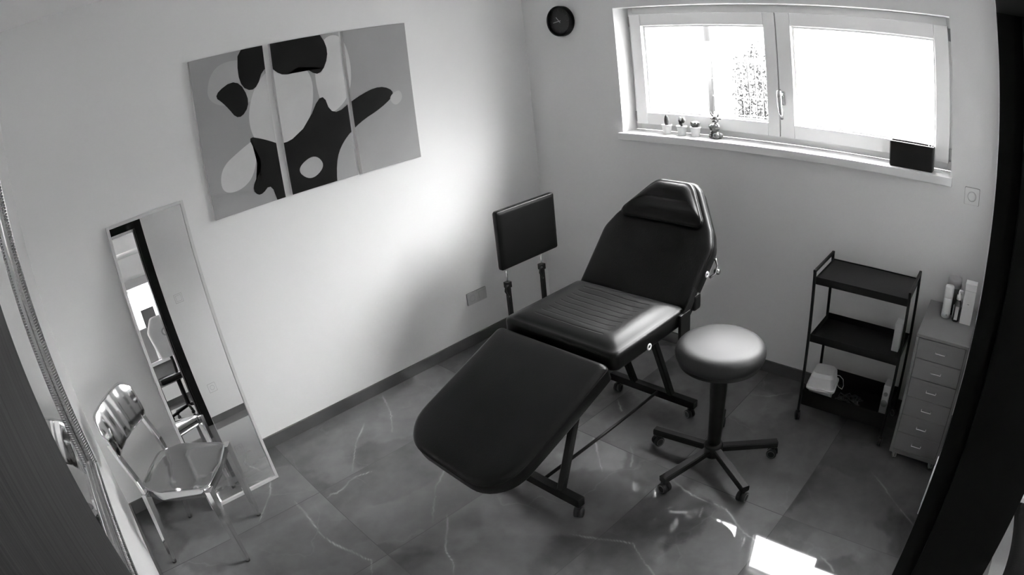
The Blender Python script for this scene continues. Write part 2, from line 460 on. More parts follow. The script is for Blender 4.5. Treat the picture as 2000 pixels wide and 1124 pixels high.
# the longer pale veins of the stone, laid out on the floor in metres (strength, points)
VEINS = [
    (1.0, [(-1.101, -1.747), (-1.119, -1.788), (-1.139, -1.845), (-1.156, -1.898), (-1.163, -1.959), (-1.164, -2.015), (-1.16, -2.068), (-1.162, -2.117), (-1.19, -2.166), (-1.24, -2.24), (-1.26, -2.299), (-1.265, -2.366)]),
    (0.9, [(-2.407, -0.534), (-2.407, -0.624), (-2.416, -0.756), (-2.424, -0.835), (-2.42, -0.895), (-2.4, -0.977), (-2.367, -1.069), (-2.358, -1.113), (-2.341, -1.145), (-2.37, -1.182), (-2.393, -1.219)]),
    (0.8, [(-2.263, -0.631), (-2.235, -0.62), (-2.208, -0.635), (-2.179, -0.63), (-2.149, -0.621), (-2.119, -0.604), (-2.097, -0.598), (-2.051, -0.597), (-1.981, -0.617)]),
    (0.6, [(-1.757, -0.203), (-1.792, -0.24), (-1.84, -0.283), (-1.904, -0.341), (-1.971, -0.431), (-2.054, -0.541)]),
    (0.7, [(-1.514, -0.025), (-1.539, -0.084), (-1.567, -0.164), (-1.599, -0.242), (-1.65, -0.326), (-1.703, -0.407)]),
    (0.5, [(-1.666, -0.835), (-1.742, -0.903), (-1.832, -0.955), (-1.917, -1.049), (-2.003, -1.146)]),
    (0.8, [(-1.922, -1.149), (-1.964, -1.204), (-2.022, -1.263), (-2.078, -1.329), (-2.094, -1.379), (-2.104, -1.408), (-2.147, -1.461)]),
    (0.7, [(-2.425, -0.263), (-2.44, -0.308), (-2.477, -0.383), (-2.548, -0.462), (-2.623, -0.546)]),
    (0.8, [(-1.661, -1.667), (-1.608, -1.79), (-1.581, -1.837), (-1.557, -1.904), (-1.589, -1.958), (-1.623, -2.02), (-1.65, -2.081)]),
    (0.6, [(-1.199, -2.018), (-1.234, -2.032), (-1.266, -2.042)]),
    (0.45, [(-0.577, -2.631), (-0.63, -2.699), (-0.748, -2.834), (-0.855, -2.974)]),
    (0.6, [(-1.058, -1.268), (-1.098, -1.317), (-1.174, -1.397), (-1.258, -1.49)]),
    (0.6, [(-0.725, -1.164), (-0.765, -1.213), (-0.802, -1.255)]),
    (0.6, [(-1.209, -2.619), (-1.222, -2.638), (-1.237, -2.675), (-1.264, -2.711)]),
    (0.4, [(-1.02, -1.474), (-1.078, -1.536), (-1.153, -1.58)]),
    (0.35, [(-0.286, -1.757), (-0.248, -1.872), (-0.154, -1.961)]),
]

def make_floor():
    import numpy as np
    st = .0062
    xs = np.concatenate([[XH - .2, -3.4], np.arange(-3.23, .0, st), [.0, .36]]); ys = np.concatenate([[YF - .2, -4.5, -3.3], np.arange(-2.98, .0, st), [.0, .2]])
    X, Y = np.meshgrid(xs, ys, indexing='ij'); n, m_ = X.shape
    vein = np.zeros(X.shape, np.float32); rng = np.random.default_rng(5)
    for strength, pts in VEINS:
        P = np.array(pts)
        Q = []
        for a, c in zip(P[:-1], P[1:]):
            L_ = np.hypot(*(c - a)); k = max(2, int(L_ / .012)); nn = np.array([-(c - a)[1], (c - a)[0]]) / max(L_, 1e-6)
            tt = np.linspace(0, 1, k, endpoint=False); wob = rng.normal(0, .0022, k) * np.sin(np.pi * tt)
            Q += [a + (c - a) * t_ + nn * w_ for t_, w_ in zip(tt, wob)]
        Q.append(P[-1]); Q = np.array(Q); N_ = len(Q)
        for i_, (a, c) in enumerate(zip(Q[:-1], Q[1:])):
            lo = np.minimum(a, c) - .03; hi = np.maximum(a, c) + .03
            i0, i1 = np.searchsorted(xs, (lo[0], hi[0])); j0, j1 = np.searchsorted(ys, (lo[1], hi[1]))
            px = X[i0:i1, j0:j1]; py = Y[i0:i1, j0:j1]
            d = c - a; L2 = max(d @ d, 1e-12)
            t_ = np.clip(((px - a[0]) * d[0] + (py - a[1]) * d[1]) / L2, 0, 1)
            r = np.hypot(px - a[0] - t_ * d[0], py - a[1] - t_ * d[1])
            u = i_ / N_; env = min(1, 6 * u + .2, 6 * (1 - u) + .1) * (.65 + .35 * math.sin(i_ * .37 + strength * 9))
            wd = .0030 + .0012 * math.sin(i_ * .21)
            val = strength * env * (np.exp(-(r / wd) ** 2) + .10 * np.exp(-(r / .013) ** 2))
            vein[i0:i1, j0:j1] = np.maximum(vein[i0:i1, j0:j1], val)
    co = np.stack([X.ravel(), Y.ravel(), np.zeros(X.size)], 1)
    idx = np.arange(n * m_).reshape(n, m_)
    q = np.stack([idx[:-1, :-1], idx[1:, :-1], idx[1:, 1:], idx[:-1, 1:]], -1).reshape(-1, 4)
    # the slab below
    x0, x1, y0, y1 = xs[0], xs[-1], ys[0], ys[-1]
    low = np.array([(x0, y0, -.12), (x1, y0, -.12), (x1, y1, -.12), (x0, y1, -.12)]); b0 = len(co); co = np.vstack([co, low])
    me = bpy.data.meshes.new('floor')
    me.vertices.add(len(co)); me.vertices.foreach_set('co', co.ravel().astype(np.float32))
    q = np.vstack([q, [[b0 + 3, b0 + 2, b0 + 1, b0]]])
    me.loops.add(q.size); me.loops.foreach_set('vertex_index', q.ravel().astype(np.int32))
    me.polygons.add(len(q)); me.polygons.foreach_set('loop_start', np.arange(0, q.size, 4, dtype=np.int32))
    me.update(); me.validate()
    at = me.attributes.new('vein', 'FLOAT', 'POINT')
    at.data.foreach_set('value', np.concatenate([vein.ravel(), np.zeros(4, np.float32)]).astype(np.float32))
    me.materials.append(M['floor'])
    o = bpy.data.objects.new('floor', me); C.objects.link(o)
    tag(o, 'grey marbled polished tile floor with pale veins', 'floor', kind='structure')
make_floor()
b = B(); box(b, XH - .2, .36, YF - .2, .2, H, H + .15)
struct('ceiling', b, M['ceiling'], 'plain white ceiling', 'ceiling')
b = B(); box(b, XL - .2, .36, 0, .2, 0, H)
struct('wall_back', b, M['wall'], 'white wall behind the three-panel canvas and the leaning mirror', 'wall')
WY1, WY2, WZ1, WZ2 = -.738, -2.711, 1.309, 2.07
b = B()
box(b, 0, .30, WY1, 0, 0, H); box(b, 0, .30, YF, WY2, 0, H)
box(b, 0, .30, WY2, WY1, 0, WZ1 - .045); box(b, 0, .30, WY2, WY1, WZ2, H)
struct('wall_right', b, M['wall'], 'white wall with the wide high window', 'wall')
b = B(); box(b, XL - .2, XL, YD, 0, 0, H)
struct('wall_left', b, M['wall'], 'white wall carrying the bead-framed mirror', 'wall')
b = B()
box(b, -2.225, 0, YH, YD, 0, H); box(b, XL - .573, -2.225, YH, YD, 2.04, H)
box(b, XL - .573, XL, YH, YD, 0, 2.04)
struct('wall_front', b, M['wall'], 'white wall around the black door frame', 'wall')
# the room beyond the doorway
b = B()
box(b, XH - .2, XH, YF, -5.0, 0, H); box(b, XH - .2, XH, -4.3, YH, 0, H); box(b, XH - .2, XH, -5.0, -4.3, 1.75, H); box(b, XH - .2, XH, -5.0, -4.3, 0, 1.2)
struct('wall_far_left', b, M['wall'], 'side wall of the room beyond the doorway', 'wall')
HWX1, HWX2, HWZ1, HWZ2 = -3.0, -1.2, 1.15, 1.80
b = B()
box(b, XH - .2, HWX1, YF - .2, YF, 0, H); box(b, HWX2, .36, YF - .2, YF, 0, H)
box(b, HWX1, HWX2, YF - .2, YF, 0, HWZ1); box(b, HWX1, HWX2, YF - .2, YF, HWZ2, H)
struct('wall_far', b, M['wall'], 'end wall of the room beyond the doorway, with its own window', 'wall')

SK = .073
b = B(); box(b, XL, 0, -.012, 0, 0, SK, bev=.0015); struct('baseboard_back', b, M['skirting'], 'grey marble skirting under the canvas wall', 'baseboard')
b = B(); box(b, -.012, 0, YD, -.012, 0, SK, bev=.0015); struct('baseboard_right', b, M['skirting'], 'grey marble skirting under the window wall', 'baseboard')
b = B(); box(b, XL, XL + .012, -2.9, -.012, 0, SK, bev=.0015); struct('baseboard_left', b, M['skirting'], 'grey marble skirting along the wall behind the metal chair', 'baseboard')
b = B(); box(b, -2.218, -.012, YD, YD + .002, 0, SK - .01); struct('baseboard_front', b, M['skirting'], 'grey marble skirting beside the black door frame', 'baseboard')
b = B(); box(b, XH, 0, YF, YF + .012, 0, SK, bev=.0015); struct('baseboard_far', b, M['skirting'], 'grey marble skirting in the room beyond', 'baseboard')

# ------------------------------------------------------------------ door
door = thing('door_1', (-2.70, -3.0, 0), 'open doorway with black frame and dark grained leaf folded back', 'door', kind='structure')
XJ = -2.30
b = B()
for x0, x1, sgn in ((XJ, -2.222, 1), (XL, -3.18, -1)):
    box(b, x0 - (0 if sgn > 0 else 0), x1, YH - .012, YD + .0008, 0, 2.035, bev=.001)
box(b, XJ - .012, XJ, YH - .012, -2.995, 0, 1.96, bev=.001)       # stop strip of the rebate
box(b, -3.18, XJ, YH - .012, YD + .0008, 1.96, 2.035, bev=.001)
obj('door_frame', b, M['blacksatin'], door)
b = B(); box(b, -3.174, -3.134, -2.955, -2.103, .006, 1.955, bev=.0015)
leaf = obj('door_leaf', b, M['wood'], door, loc=(-3.154, -2.55, 0))

# ------------------------------------------------------------------ window
win = thing('window_1', (.16, -1.72, WZ1), 'wide two-sash white window with a tilt handle and projecting sill', 'window', kind='structure')
FX0, FX1 = .150, .215
b = B()
def frame_rect(bm, x0, x1, y0, y1, z0, z1, wdt, bev=.003):
    """rectangular frame in the y-z plane, outside y0<y1, z0<z1"""
    l, r_, bt, tp = wdt
    box(bm, x0, x1, y0, y0 + r_, z0, z1, bev=bev); box(bm, x0, x1, y1 - l, y1, z0, z1, bev=bev)
    box(bm, x0, x1, y0 + r_, y1 - l, z0, z0 + bt, bev=bev); box(bm, x0, x1, y0 + r_, y1 - l, z1 - tp, z1, bev=bev)
frame_rect(b, FX0, FX1, WY2, WY1, WZ1, WZ2, (.032, .032, .045, .048))
obj('window_frame', b, M['pvc'], win)
for (y0, y1, gy0, gy1) in ((-1.711, -.765, -1.642, -.842), (-2.686, -1.717, -2.608, -1.801)):
    b = B()
    frame_rect(b, .118, .185, y0, y1, 1.348, 2.027, (y1 - gy1, gy0 - y0, 1.420 - 1.348, 2.027 - 1.955), bev=.004)
    frame_rect(b, .150, .165, gy0 - .002, gy1 + .002, 1.418, 1.957, (.010, .010, .010, .010), bev=.001)
    s = obj('sash', b, M['pvc'], win)
    b = B(); box(b, .158, .161, gy0 - .002, gy1 + .002, 1.418, 1.957)
    obj('pane', b, M['glass'], s)
    b = B()
    frame_rect(b, .149, .1515, gy0 + .008, gy1 - .008, 1.428, 1.947, (.003, .003, .003, .003), bev=0)
    obj('glazing_gasket', b, M['greyplastic'], s)
b = B(); box(b, .138, .150, -1.7165, -1.7115, 1.352, 2.024); obj('meeting_gasket', b, M['rubber'], win)
for yy, zz in ((-.757, 1.985), (-.757, 1.392), (-2.694, 1.985), (-2.694, 1.392)):
    b = B(); lathe(b, [(.007, -.032), (.0085, -.030), (.0085, .030), (.007, .032)], T(.132, yy, zz), 12)
    obj('hinge', b, M['greyplastic'], win)
hb = B()
box(hb, .108, .118, -1.752, -1.724, 1.525, 1.600, bev=.003)
obj_h = obj('handle_plate', hb, M['steel'], win)
hb = B(); lathe(hb, [(.010, 0), (.010, .03)], frame((.108, -1.738, 1.585), (0, 1, 0), (0, 0, 1), (-1, 0, 0)), 14)
tube(hb, [(.082, -1.730, 1.604), (.066, -1.735, 1.598), (.058, -1.739, 1.57), (.056, -1.741, 1.53), (.060, -1.744, 1.49), (.070, -1.747, 1.455)], .013, 12, taper=[.9, 1.1, 1.1, 1, .9, .6])
obj('lever', hb, M['steel'], win)
b = B(); box(b, -.028, .152, WY2 - .012, WY1 + .020, WZ1 - .042, WZ1, bev=.003)
sill = obj('window_sill', b, M['white'], win)

# window of the far room
win2 = thing('window_2', (-2.1, YF - .1, HWZ1), 'bright window of the room beyond, seen in the leaning mirror', 'window', kind='structure')
b = B()
for (x0, x1, z0, z1) in ((HWX1, HWX1 + .05, HWZ1, HWZ2), (HWX2 - .05, HWX2, HWZ1, HWZ2), (HWX1 + .05, HWX2 - .05, HWZ1, HWZ1 + .05), (HWX1 + .05, HWX2 - .05, HWZ2 - .05, HWZ2)):
    box(b, x0, x1, YF - .13, YF - .07, z0, z1, bev=.003)
obj('window_frame', b, M['pvc'], win2)
b = B(); box(b, HWX1 + .05, HWX2 - .05, YF - .102, YF - .098, HWZ1 + .05, HWZ2 - .05); obj('pane', b, M['glass'], win2)
b = B(); box(b, HWX1 - .05, HWX2 + .05, YF, YF + .14, HWZ2 - .02, HWZ2 + .10, bev=.004); obj('blind_box', b, M['greyplastic'], win2)
b = B(); box(b, XH, 0, YF, -6.0, 2.26, H); struct('trim_soffit', b, M['sofa'], 'lowered ceiling edge above the window of the room beyond', 'ceiling trim')

win3 = thing('fill_window', (XH - .1, -4.8, .25), 'unseen side window of the room beyond, added for fill light', 'window', kind='structure')  # added opening, lets fill light in through the doorway
b = B()
for (y0, y1, z0, z1) in ((-5.0, -4.94, 1.2, 1.75), (-4.36, -4.3, 1.2, 1.75), (-4.94, -4.36, 1.2, 1.26), (-4.94, -4.36, 1.69, 1.75)):
    box(b, XH - .13, XH - .07, y0, y1, z0, z1, bev=.003)
obj('window_frame', b, M['pvc'], win3)
b = B(); box(b, XH - .102, XH - .098, -4.94, -4.36, 1.26, 1.69); obj('pane', b, M['glass'], win3)

# ------------------------------------------------------------------ outside
b = B(); box(b, .36, 14, -9, 9, .45, .60); tag(obj('garden_ground', b, M['lawn']), kind='structure')
b = B(); box(b, .30, .75, -3.6, .6, 2.56, 2.70, bev=.01); tag(obj('trim_eave', b, M['outwall']), kind='structure')
nb = thing('neighbouring_house', (8.5, 2, .6), 'pale rendered house wall outside, blown out by daylight', 'building')
b = B(); box(b, 9.0, 9.4, -8, 9, .6, 2.9); obj('wall', b, M['outwall'], nb)
b = B(); prism(b, [(8.7, 2.9), (9.3, 2.9), (10.8, 3.7), (10.7, 3.8)], -9, 8, frame((0, 0, 0), (1, 0, 0), (0, 0, 1), (0, -1, 0))); obj('roof', b, M['greyplastic'], nb)
tr = thing('sky_block_tree', (6.0, 1.86, .6), 'slim tree added outside, its unseen crown blocking sky from the floor reflection', 'tree')  # added to block part of the sky mirrored in the floor
b = B(); tube(b, [(6.0, 1.86, .6), (5.95, 1.84, 3.0), (5.4, 1.7, 5.4), (4.8, 1.6, 7.4)], .055, 10, taper=[1, .9, .7, .3])
for k in range(7):
    a = k * .9; z_ = 5.4 + .3 * k; bx_ = 5.4 - .1 * k
    tube(b, [(bx_, 1.7, z_), (bx_ + .5 * math.cos(a), 1.7 + .5 * math.sin(a), z_ + .5), (bx_ + .9 * math.cos(a), 1.7 + .9 * math.sin(a), z_ + .9)], .03, 6, taper=[1, .7, .3])
obj('trunk', b, mat('bark', .03, .9), tr)
b = B()
for k in range(9000):
    d = Vector((random.gauss(0, 1), random.gauss(0, 1), random.gauss(0, 1))).normalized()
    rr = random.random() ** .4 * (1 + .10 * math.sin(6 * d.x + 3 * d.z) + .10 * math.sin(8 * d.y))
    p = Vector((4.6, 2.45, 8.3)) + Vector((d.x * rr * 1.5, d.y * rr * 1.85, d.z * rr * 1.75))
    n_ = Vector((random.gauss(0, 1), random.gauss(0, 1), random.gauss(0, 1))).normalized()
    a_ = n_.orthogonal().normalized() * .13; c_ = n_.cross(a_).normalized() * .075
    b.faces.new([b.verts.new(p + q) for q in (a_, c_, -a_, -c_)])
obj('sky_block_crown', b, M['leaf'], tr)
hd = thing('hedge', (5.2, .55, .6), 'leafy hedge behind the wire fence, seen through the left pane', 'hedge')
b = B()
for k in range(2600):
    u = random.random(); v_ = random.random(); 
    p = Vector((5.2 + random.uniform(-.12, .12), .15 + .86 * u, .62 + 1.05 * v_ ** 1.25 * (1.0 - .12 * math.sin(9 * u))))
    if random.random() < .35 * (1 - u) + .25 * v_: continue
    n_ = Vector((random.gauss(0, 1), random.gauss(0, 1), random.gauss(0, 1))).normalized()
    a_ = n_.orthogonal().normalized() * .030; c_ = n_.cross(a_).normalized() * .016
    b.faces.new([b.verts.new(p + q) for q in (a_, c_, -a_, -c_)])
obj('foliage', b, M['leaf'], hd)
b = B()
for k in range(6):
    y = .3 + .12 * k
    tube(b, [(5.2, y, .6), (5.2 + random.uniform(-.05, .05), y + .05, 1.5)], .012, 6)
obj('stem', b, M['leaf'], hd)
fc = thing('wire_fence', (4.8, 1, .6), 'wire mesh garden fence with a steel post outside the left pane', 'fence')
b = B(); tube(b, [(4.8, 1.22, .6), (4.8, 1.22, 1.78)], .035, 10); obj('post', b, M['galv'], fc)
b = B()
for z in (.75, 1.0, 1.25, 1.5, 1.72): tube(b, [(4.8, -2.0, z), (4.8, 2.6, z)], .004, 5)
for k in range(46): tube(b, [(4.8, -2 + .1 * k, .6), (4.8, -2 + .1 * k, 1.75)], .002, 4)
obj('wire_mesh', b, M['white'], fc)

# ------------------------------------------------------------------ three-panel canvas (plain abstract stand-in)
def clip(P, x0, x1, z0, z1):
    def cl(P, f, inter):
        out = []
        for a, b_ in zip(P, P[1:] + P[:1]):
            fa, fb = f(a), f(b_)
            if fa: out.append(a)
            if fa != fb: out.append(inter(a, b_))
        return out
    def ix(v): return lambda a, b_: (v, a[1] + (b_[1] - a[1]) * (v - a[0]) / (b_[0] - a[0]))
    def iz(v): return lambda a, b_: (a[0] + (b_[0] - a[0]) * (v - a[1]) / (b_[1] - a[1]), v)
    for f, i_ in ((lambda p: p[0] >= x0, ix(x0)), (lambda p: p[0] <= x1, ix(x1)), (lambda p: p[1] >= z0, iz(z0)), (lambda p: p[1] <= z1, iz(z1))):
        if len(P) < 3: return []
        P = cl(P, f, i_)
    return P
def smoothpoly(P, it=3):
    for _ in range(it):
        Q = []
        for a, b_ in zip(P, P[1:] + P[:1]):
            Q += [(a[0] * .75 + b_[0] * .25, a[1] * .75 + b_[1] * .25), (a[0] * .25 + b_[0] * .75, a[1] * .25 + b_[1] * .75)]
        P = Q
    return P
PX0, PX1, PZ0, PZ1 = -2.229, -.960, 1.305, 2.099
# coordinates 0..1.27 across, 0..0.794 up
ABS = [
    ('mid', smoothpoly([(.06, .55), (.34, .50), (.42, .70), (.22, .76), (.10, .72)])),
    ('light', smoothpoly([(.70, .34), (.86, .42), (.90, .60), (.86, .78), (.74, .78), (.66, .60)])),
    ('light', smoothpoly([(.30, .28), (.52, .26), (.64, .40), (.66, .62), (.50, .70), (.34, .62), (.26, .44)])),
    ('light', smoothpoly([(.06, .12), (.16, .10), (.26, .16), (.30, .34), (.20, .30), (.08, .24)])),
    ('black', smoothpoly([(.27, .85), (.70, .85), (.78, .70), (.70, .56), (.60, .66), (.50, .60), (.40, .70), (.33, .56), (.24, .62)], 2)),
    ('black', smoothpoly([(.10, .60), (.24, .66), (.30, .52), (.22, .44), (.16, .54)], 2)),
    ('black', smoothpoly([(.24, .36), (.34, .32), (.44, .26), (.58, .32), (.70, .50), (.74, .34), (.90, .42), (1.06, .46), (1.16, .40), (1.05, .33), (.90, .28), (.78, .20), (.72, .10), (.70, -.1), (.36, -.1), (.34, .10), (.26, .04), (.22, .10), (.32, .20)], 2)),
    ('mid', smoothpoly([(1.10, .38), (1.18, .42), (1.20, .36), (1.14, .32)])),
    ('mid', smoothpoly([(.48, .12), (.60, .18), (.66, .10), (.56, .04)])),
]
desc = ['grey canvas panel with black abstract shapes, leftmost of the three-panel wall art',
        'middle canvas panel of the wall art, mostly black abstract shapes',
        'rightmost canvas panel of the wall art, mostly plain grey with one black band']
for k, (x0, x1) in enumerate(((PX0, -1.829), (-1.789, -1.387), (-1.363, PX1))):
    t = thing('canvas_panel', ((x0 + x1) / 2, -.01, PZ0), desc[k], 'wall art', 'three-panel canvas above the leaning mirror')
    b = B(); box(b, x0, x1, -.024, -.001, PZ0, PZ1, bev=.002)
    for f in b.faces:
        f.material_index = 0 if f.normal.y < -.9 else 1
    obj('canvas', b, [M['canvas'], M['canvasside']], t)
    b = B(); lv = 0
    for kind, P in ABS:
        lv += 1
        Q = clip([(PX0 + p[0], PZ0 + p[1]) for p in P], x0 + .001, x1 - .001, PZ0 + .001, PZ1 - .001)
        if len(Q) < 3: continue
        try:
            f = b.faces.new([b.verts.new((q[0], -.0245 - lv * .00012, q[1])) for q in Q])
        except ValueError: continue
        f.material_index = {'black': 0, 'light': 1, 'mid': 2}[kind]
    bmesh.ops.triangulate(b, faces=b.faces)
    bmesh.ops.recalc_face_normals(b, faces=b.faces)
    for f in b.faces:
        if f.normal.y > 0: f.normal_flip()
    obj('print', b, [M['inkblack'], M['inklight'], M['inkmid']], t)

# ------------------------------------------------------------------ leaning mirror
tilt = math.atan2(.262, 1.458)
mx = frame((-2.5875, -.288, .0), (1, 0, 0), (0, math.sin(tilt), math.cos(tilt)), (0, -math.cos(tilt), math.sin(tilt)))
# local: x across, y up along the mirror, z out of the glass
t = thing('leaning_mirror', (-2.5875, -.27, 0), 'tall narrow white framed mirror leaning on the wall behind the metal chair', 'mirror')
LM = 1.482
b = B(); fwid = .016; hw = .2095
for (x0, x1, y0, y1) in ((-hw, -hw + fwid, 0, LM), (hw - fwid, hw, 0, LM), (-hw + fwid, hw - fwid, 0, fwid), (-hw + fwid, hw - fwid, LM - fwid, LM)):
    box(b, x0, x1, y0, y1, -.026, .006, mx, bev=.002)
obj('mirror_frame', b, M['framewhite'], t)
b = B(); box(b, -hw + fwid, hw - fwid, fwid, LM - fwid, -.008, -.004, mx); obj('mirror_glass', b, M['mirror'], t)
b = B(); box(b, -hw + fwid, hw - fwid, fwid, LM - fwid, -.022, -.009, mx); obj('backing', b, M['greyplastic'], t)

# ------------------------------------------------------------------ bead-framed mirror on the left wall
t = thing('wall_mirror', (XL, -1.35, .80), 'silver bead-framed mirror hanging on the left wall beside the dark door', 'mirror')
MY0, MY1, MZ0, MZ1 = -1.85, -1.003, .890, 2.05
# moulding profile: distance in from the outer edge, height off the wall
prof = [(0, .001), (0, .036), (.003, .041), (.007, .042), (.010, .038), (.028, .024), (.030, .028), (.034, .028), (.036, .022), (.038, .024), (.041, .023), (.043, .017), (.046, .014), (.046, .001)]
b = B()
loops = [[b.verts.new((XL + h_, y_, z_)) for y_, z_ in ((MY0 + u_, MZ0 + u_), (MY1 - u_, MZ0 + u_), (MY1 - u_, MZ1 - u_), (MY0 + u_, MZ1 - u_))] for u_, h_ in prof]
for a_, c_ in zip(loops, loops[1:] + loops[:1]):
    for k in range(4): b.faces.new((a_[k], a_[(k + 1) % 4], c_[(k + 1) % 4], c_[k]))
bmesh.ops.recalc_face_normals(b, faces=b.faces)
obj('mirror_frame', b, M['silverframe'], t)
b = B()
pitch = .0092; slope = Vector((-.014, .018)).normalized()   # (height, inward) along the bead
def bead(p, inward, along):
    acr = Vector((slope.x, 0, 0)) + Vector(inward) * slope.y; acr.normalize()
    nn = Vector(along).cross(acr).normalized()
    if nn.x < 0: nn = -nn
    seg = 5; ra = []; rb_ = []; r_ = pitch * .44
    for k in range(seg + 1):
        a = PI * k / seg
        q = Vector(p) + Vector(along) * r_ * math.cos(a) + nn * r_ * math.sin(a)
        ra.append(b.verts.new(q - acr * .010)); rb_.append(b.verts.new(q + acr * .010))
    for k in range(seg):
        f = b.faces.new((ra[k], ra[k + 1], rb_[k + 1], rb_[k])); f.smooth = True
    b.faces.new(ra[::-1]); b.faces.new(rb_)
uc, hc = .0185, .0315
z = MZ0 + .02
while z < MZ1 - .02:
    bead((XL + hc, MY1 - uc, z), (0, -1, 0), (0, 0, 1)); bead((XL + hc, MY0 + uc, z), (0, 1, 0), (0, 0, 1)); z += pitch
y = MY0 + .02
while y < MY1 - .02:
    bead((XL + hc, y, MZ0 + uc), (0, 0, 1), (0, 1, 0)); bead((XL + hc, y, MZ1 - uc), (0, 0, -1), (0, 1, 0)); y += pitch
bmesh.ops.recalc_face_normals(b, faces=b.faces)
obj('beading', b, M['silverframe'], t)
b = B(); box(b, XL + .008, XL + .0145, MY0 + .04, MY1 - .04, MZ0 + .04, MZ1 - .04); obj('mirror_glass', b, M['mirror'], t)

# ------------------------------------------------------------------ wall clock
t = thing('wall_clock', (0, -.344, 2.016), 'round black wall clock with pale hands left of the window', 'clock')
mx = frame((0, -.344, 2.016), (0, 1, 0), (0, 0, 1), (-1, 0, 0))   # x to viewer's left... y up, z out
b = B(); lathe(b, [(.094, .001), (.100, .004), (.100, .040), (.096, .044), (.090, .044), (.088, .034)], mx, 48, cap=False)
f = b.faces.new([v for v in b.verts if False]) if False else None
obj('case', b, M['blackmetal'], t)
M['clockface'] = mat('clock_face', .026, .45, bump=.03, bscale=200)
M['clockhand'] = mat('clock_hand', .6, .4)
b = B(); lathe(b, [(.001, .030), (.0895, .030), (.0895, .034), (.001, .034)], mx, 48); face = obj('clock_face', b, M['clockface'], t)
M['clockmark'] = mat('clock_marks', .18, .5)
for k in range(12):
    a = R(30 * k); r0 = .068 if k % 3 else .060
    dx, dy = math.sin(a), math.cos(a)
    b = B(); tube(b, [mx @ Vector((dx * r0, dy * r0, .0345)), mx @ Vector((dx * .078, dy * .078, .0345))], .0008, 5)
    obj('hour_mark', b, M['clockmark'], face)
for nm, ang, ln, wd in (('hour_hand', 39, .034, .0040), ('minute_hand', 100, .050, .0038)):
    a = R(ang); d = Vector((math.sin(a), math.cos(a), 0))
    b = B(); tube(b, [mx @ (-d * .014 + Vector((0, 0, .036))), mx @ (d * ln + Vector((0, 0, .036)))], .002, square=(wd, .0015), upv=mx.to_3x3() @ Vector((-d.y, d.x, 0)))
    obj(nm, b, M['clockhand'], face)

# ------------------------------------------------------------------ sockets and switches
def plate(name, centre, nrm, label, cat, kind, sz=.080, PT=.009, pm='whiteplastic'):
    n_ = Vector(nrm); u = Vector((0, 0, 1)); r_ = u.cross(n_)
    mm = frame(centre, r_, u, n_)
    t = thing(name, centre, label, cat)
    b = B(); prism(b, rpoly([Vector((-sz / 2, -sz / 2)), Vector((sz / 2, -sz / 2)), Vector((sz / 2, sz / 2)), Vector((-sz / 2, sz / 2))], .005, 3), .0002, PT, mm, bev=.0008)
    obj('plate', b, M[pm], t)
    b = B(); prism(b, rpoly([Vector((-sz / 2 - .0015, -sz / 2 - .0015)), Vector((sz / 2 + .0015, -sz / 2 - .0015)), Vector((sz / 2 + .0015, sz / 2 + .0015)), Vector((-sz / 2 - .0015, sz / 2 + .0015))], .005, 3), .0001, PT * .35, mm); obj('back_box', b, M['outline'], t)  # dark rim added to draw a shadow line around the plate
    if kind == 'socket':
        b = B(); lathe(b, [(.0215, PT - .001), (.0225, PT + .0007), (.0205, PT + .0007), (.0195, PT * .4), (.001, PT * .4)], mm, 32, cap=False)
        obj('socket_well', b, M['greyplastic'], t)
        b = B()
        for s_ in (-1, 1): lathe(b, [(.0026, PT * .4), (.0026, PT * .4 + .0006)], mm @ T(s_ * .0095, 0, 0), 10)
        tube(b, [mm @ Vector((0, .012, PT * .4)), mm @ Vector((0, .012, PT))], .0022, 8)
        obj('contacts', b, M['greyplastic'], t)
    elif kind == 'switch':
        b = B(); box(b, -.026, .026, -.026, .026, .0005, PT + .0008 if PT < .006 else PT + .003, mm, bev=.0004); obj('rocker', b, M[pm], t)
        b = B(); box(b, -.028, .028, -.028, .028, .0005, PT + .0002, mm); obj('rocker_gap', b, M['greyplastic'], t)
    elif kind == 'dial':
        b = B(); lathe(b, [(.021, .008), (.021, .013), (.017, .015), (.001, .015)], mm, 32, cap=False); obj('dial', b, M[pm], t)
        b = B(); lathe(b, [(.024, .0085), (.0245, .0095), (.0228, .0095), (.0222, .0085)], mm, 32, cap=False); obj('ring', b, M['greyplastic'], t)
    return t
plate('wall_socket', (-.715, 0, .322), (0, -1, 0), 'pale wall socket under the canvas wall, the left one with contact holes', 'socket', 'socket', pm='greyplate')
plate('blank_plate', (-.634, 0, .322), (0, -1, 0), 'pale square cover plate right beside the low wall socket', 'wall plate', 'switch', pm='greyplate')
plate('dial_switch', (0, -2.838, 1.240), (-1, 0, 0), 'white square wall plate with round dial right of the window', 'switch', 'dial')
plate('light_switch', (-2.085, YD, 1.196), (0, 1, 0), 'white light switch beside the door frame, seen in the leaning mirror', 'switch', 'switch', PT=.003)
plate('wall_socket', (-2.09, YD, .315), (0, 1, 0), 'white socket low beside the door frame, seen in the leaning mirror', 'socket', 'socket', PT=.003)

# ------------------------------------------------------------------ treatment chair
YC = -1.33
tc_ = thing('treatment_chair', (-1.1, YC, 0), 'black leather reclining treatment chair on castors in the middle of the room', 'treatment chair')
V2 = lambda *p: [Vector(q) for q in p]
def piping(P, mx, z, name, parent, r_=.0035):
    b = B(); tube(b, [mx @ Vector((q.x, q.y, z)) for q in P], r_, 8, closed=True); return obj(name, b, M['leather'], parent)
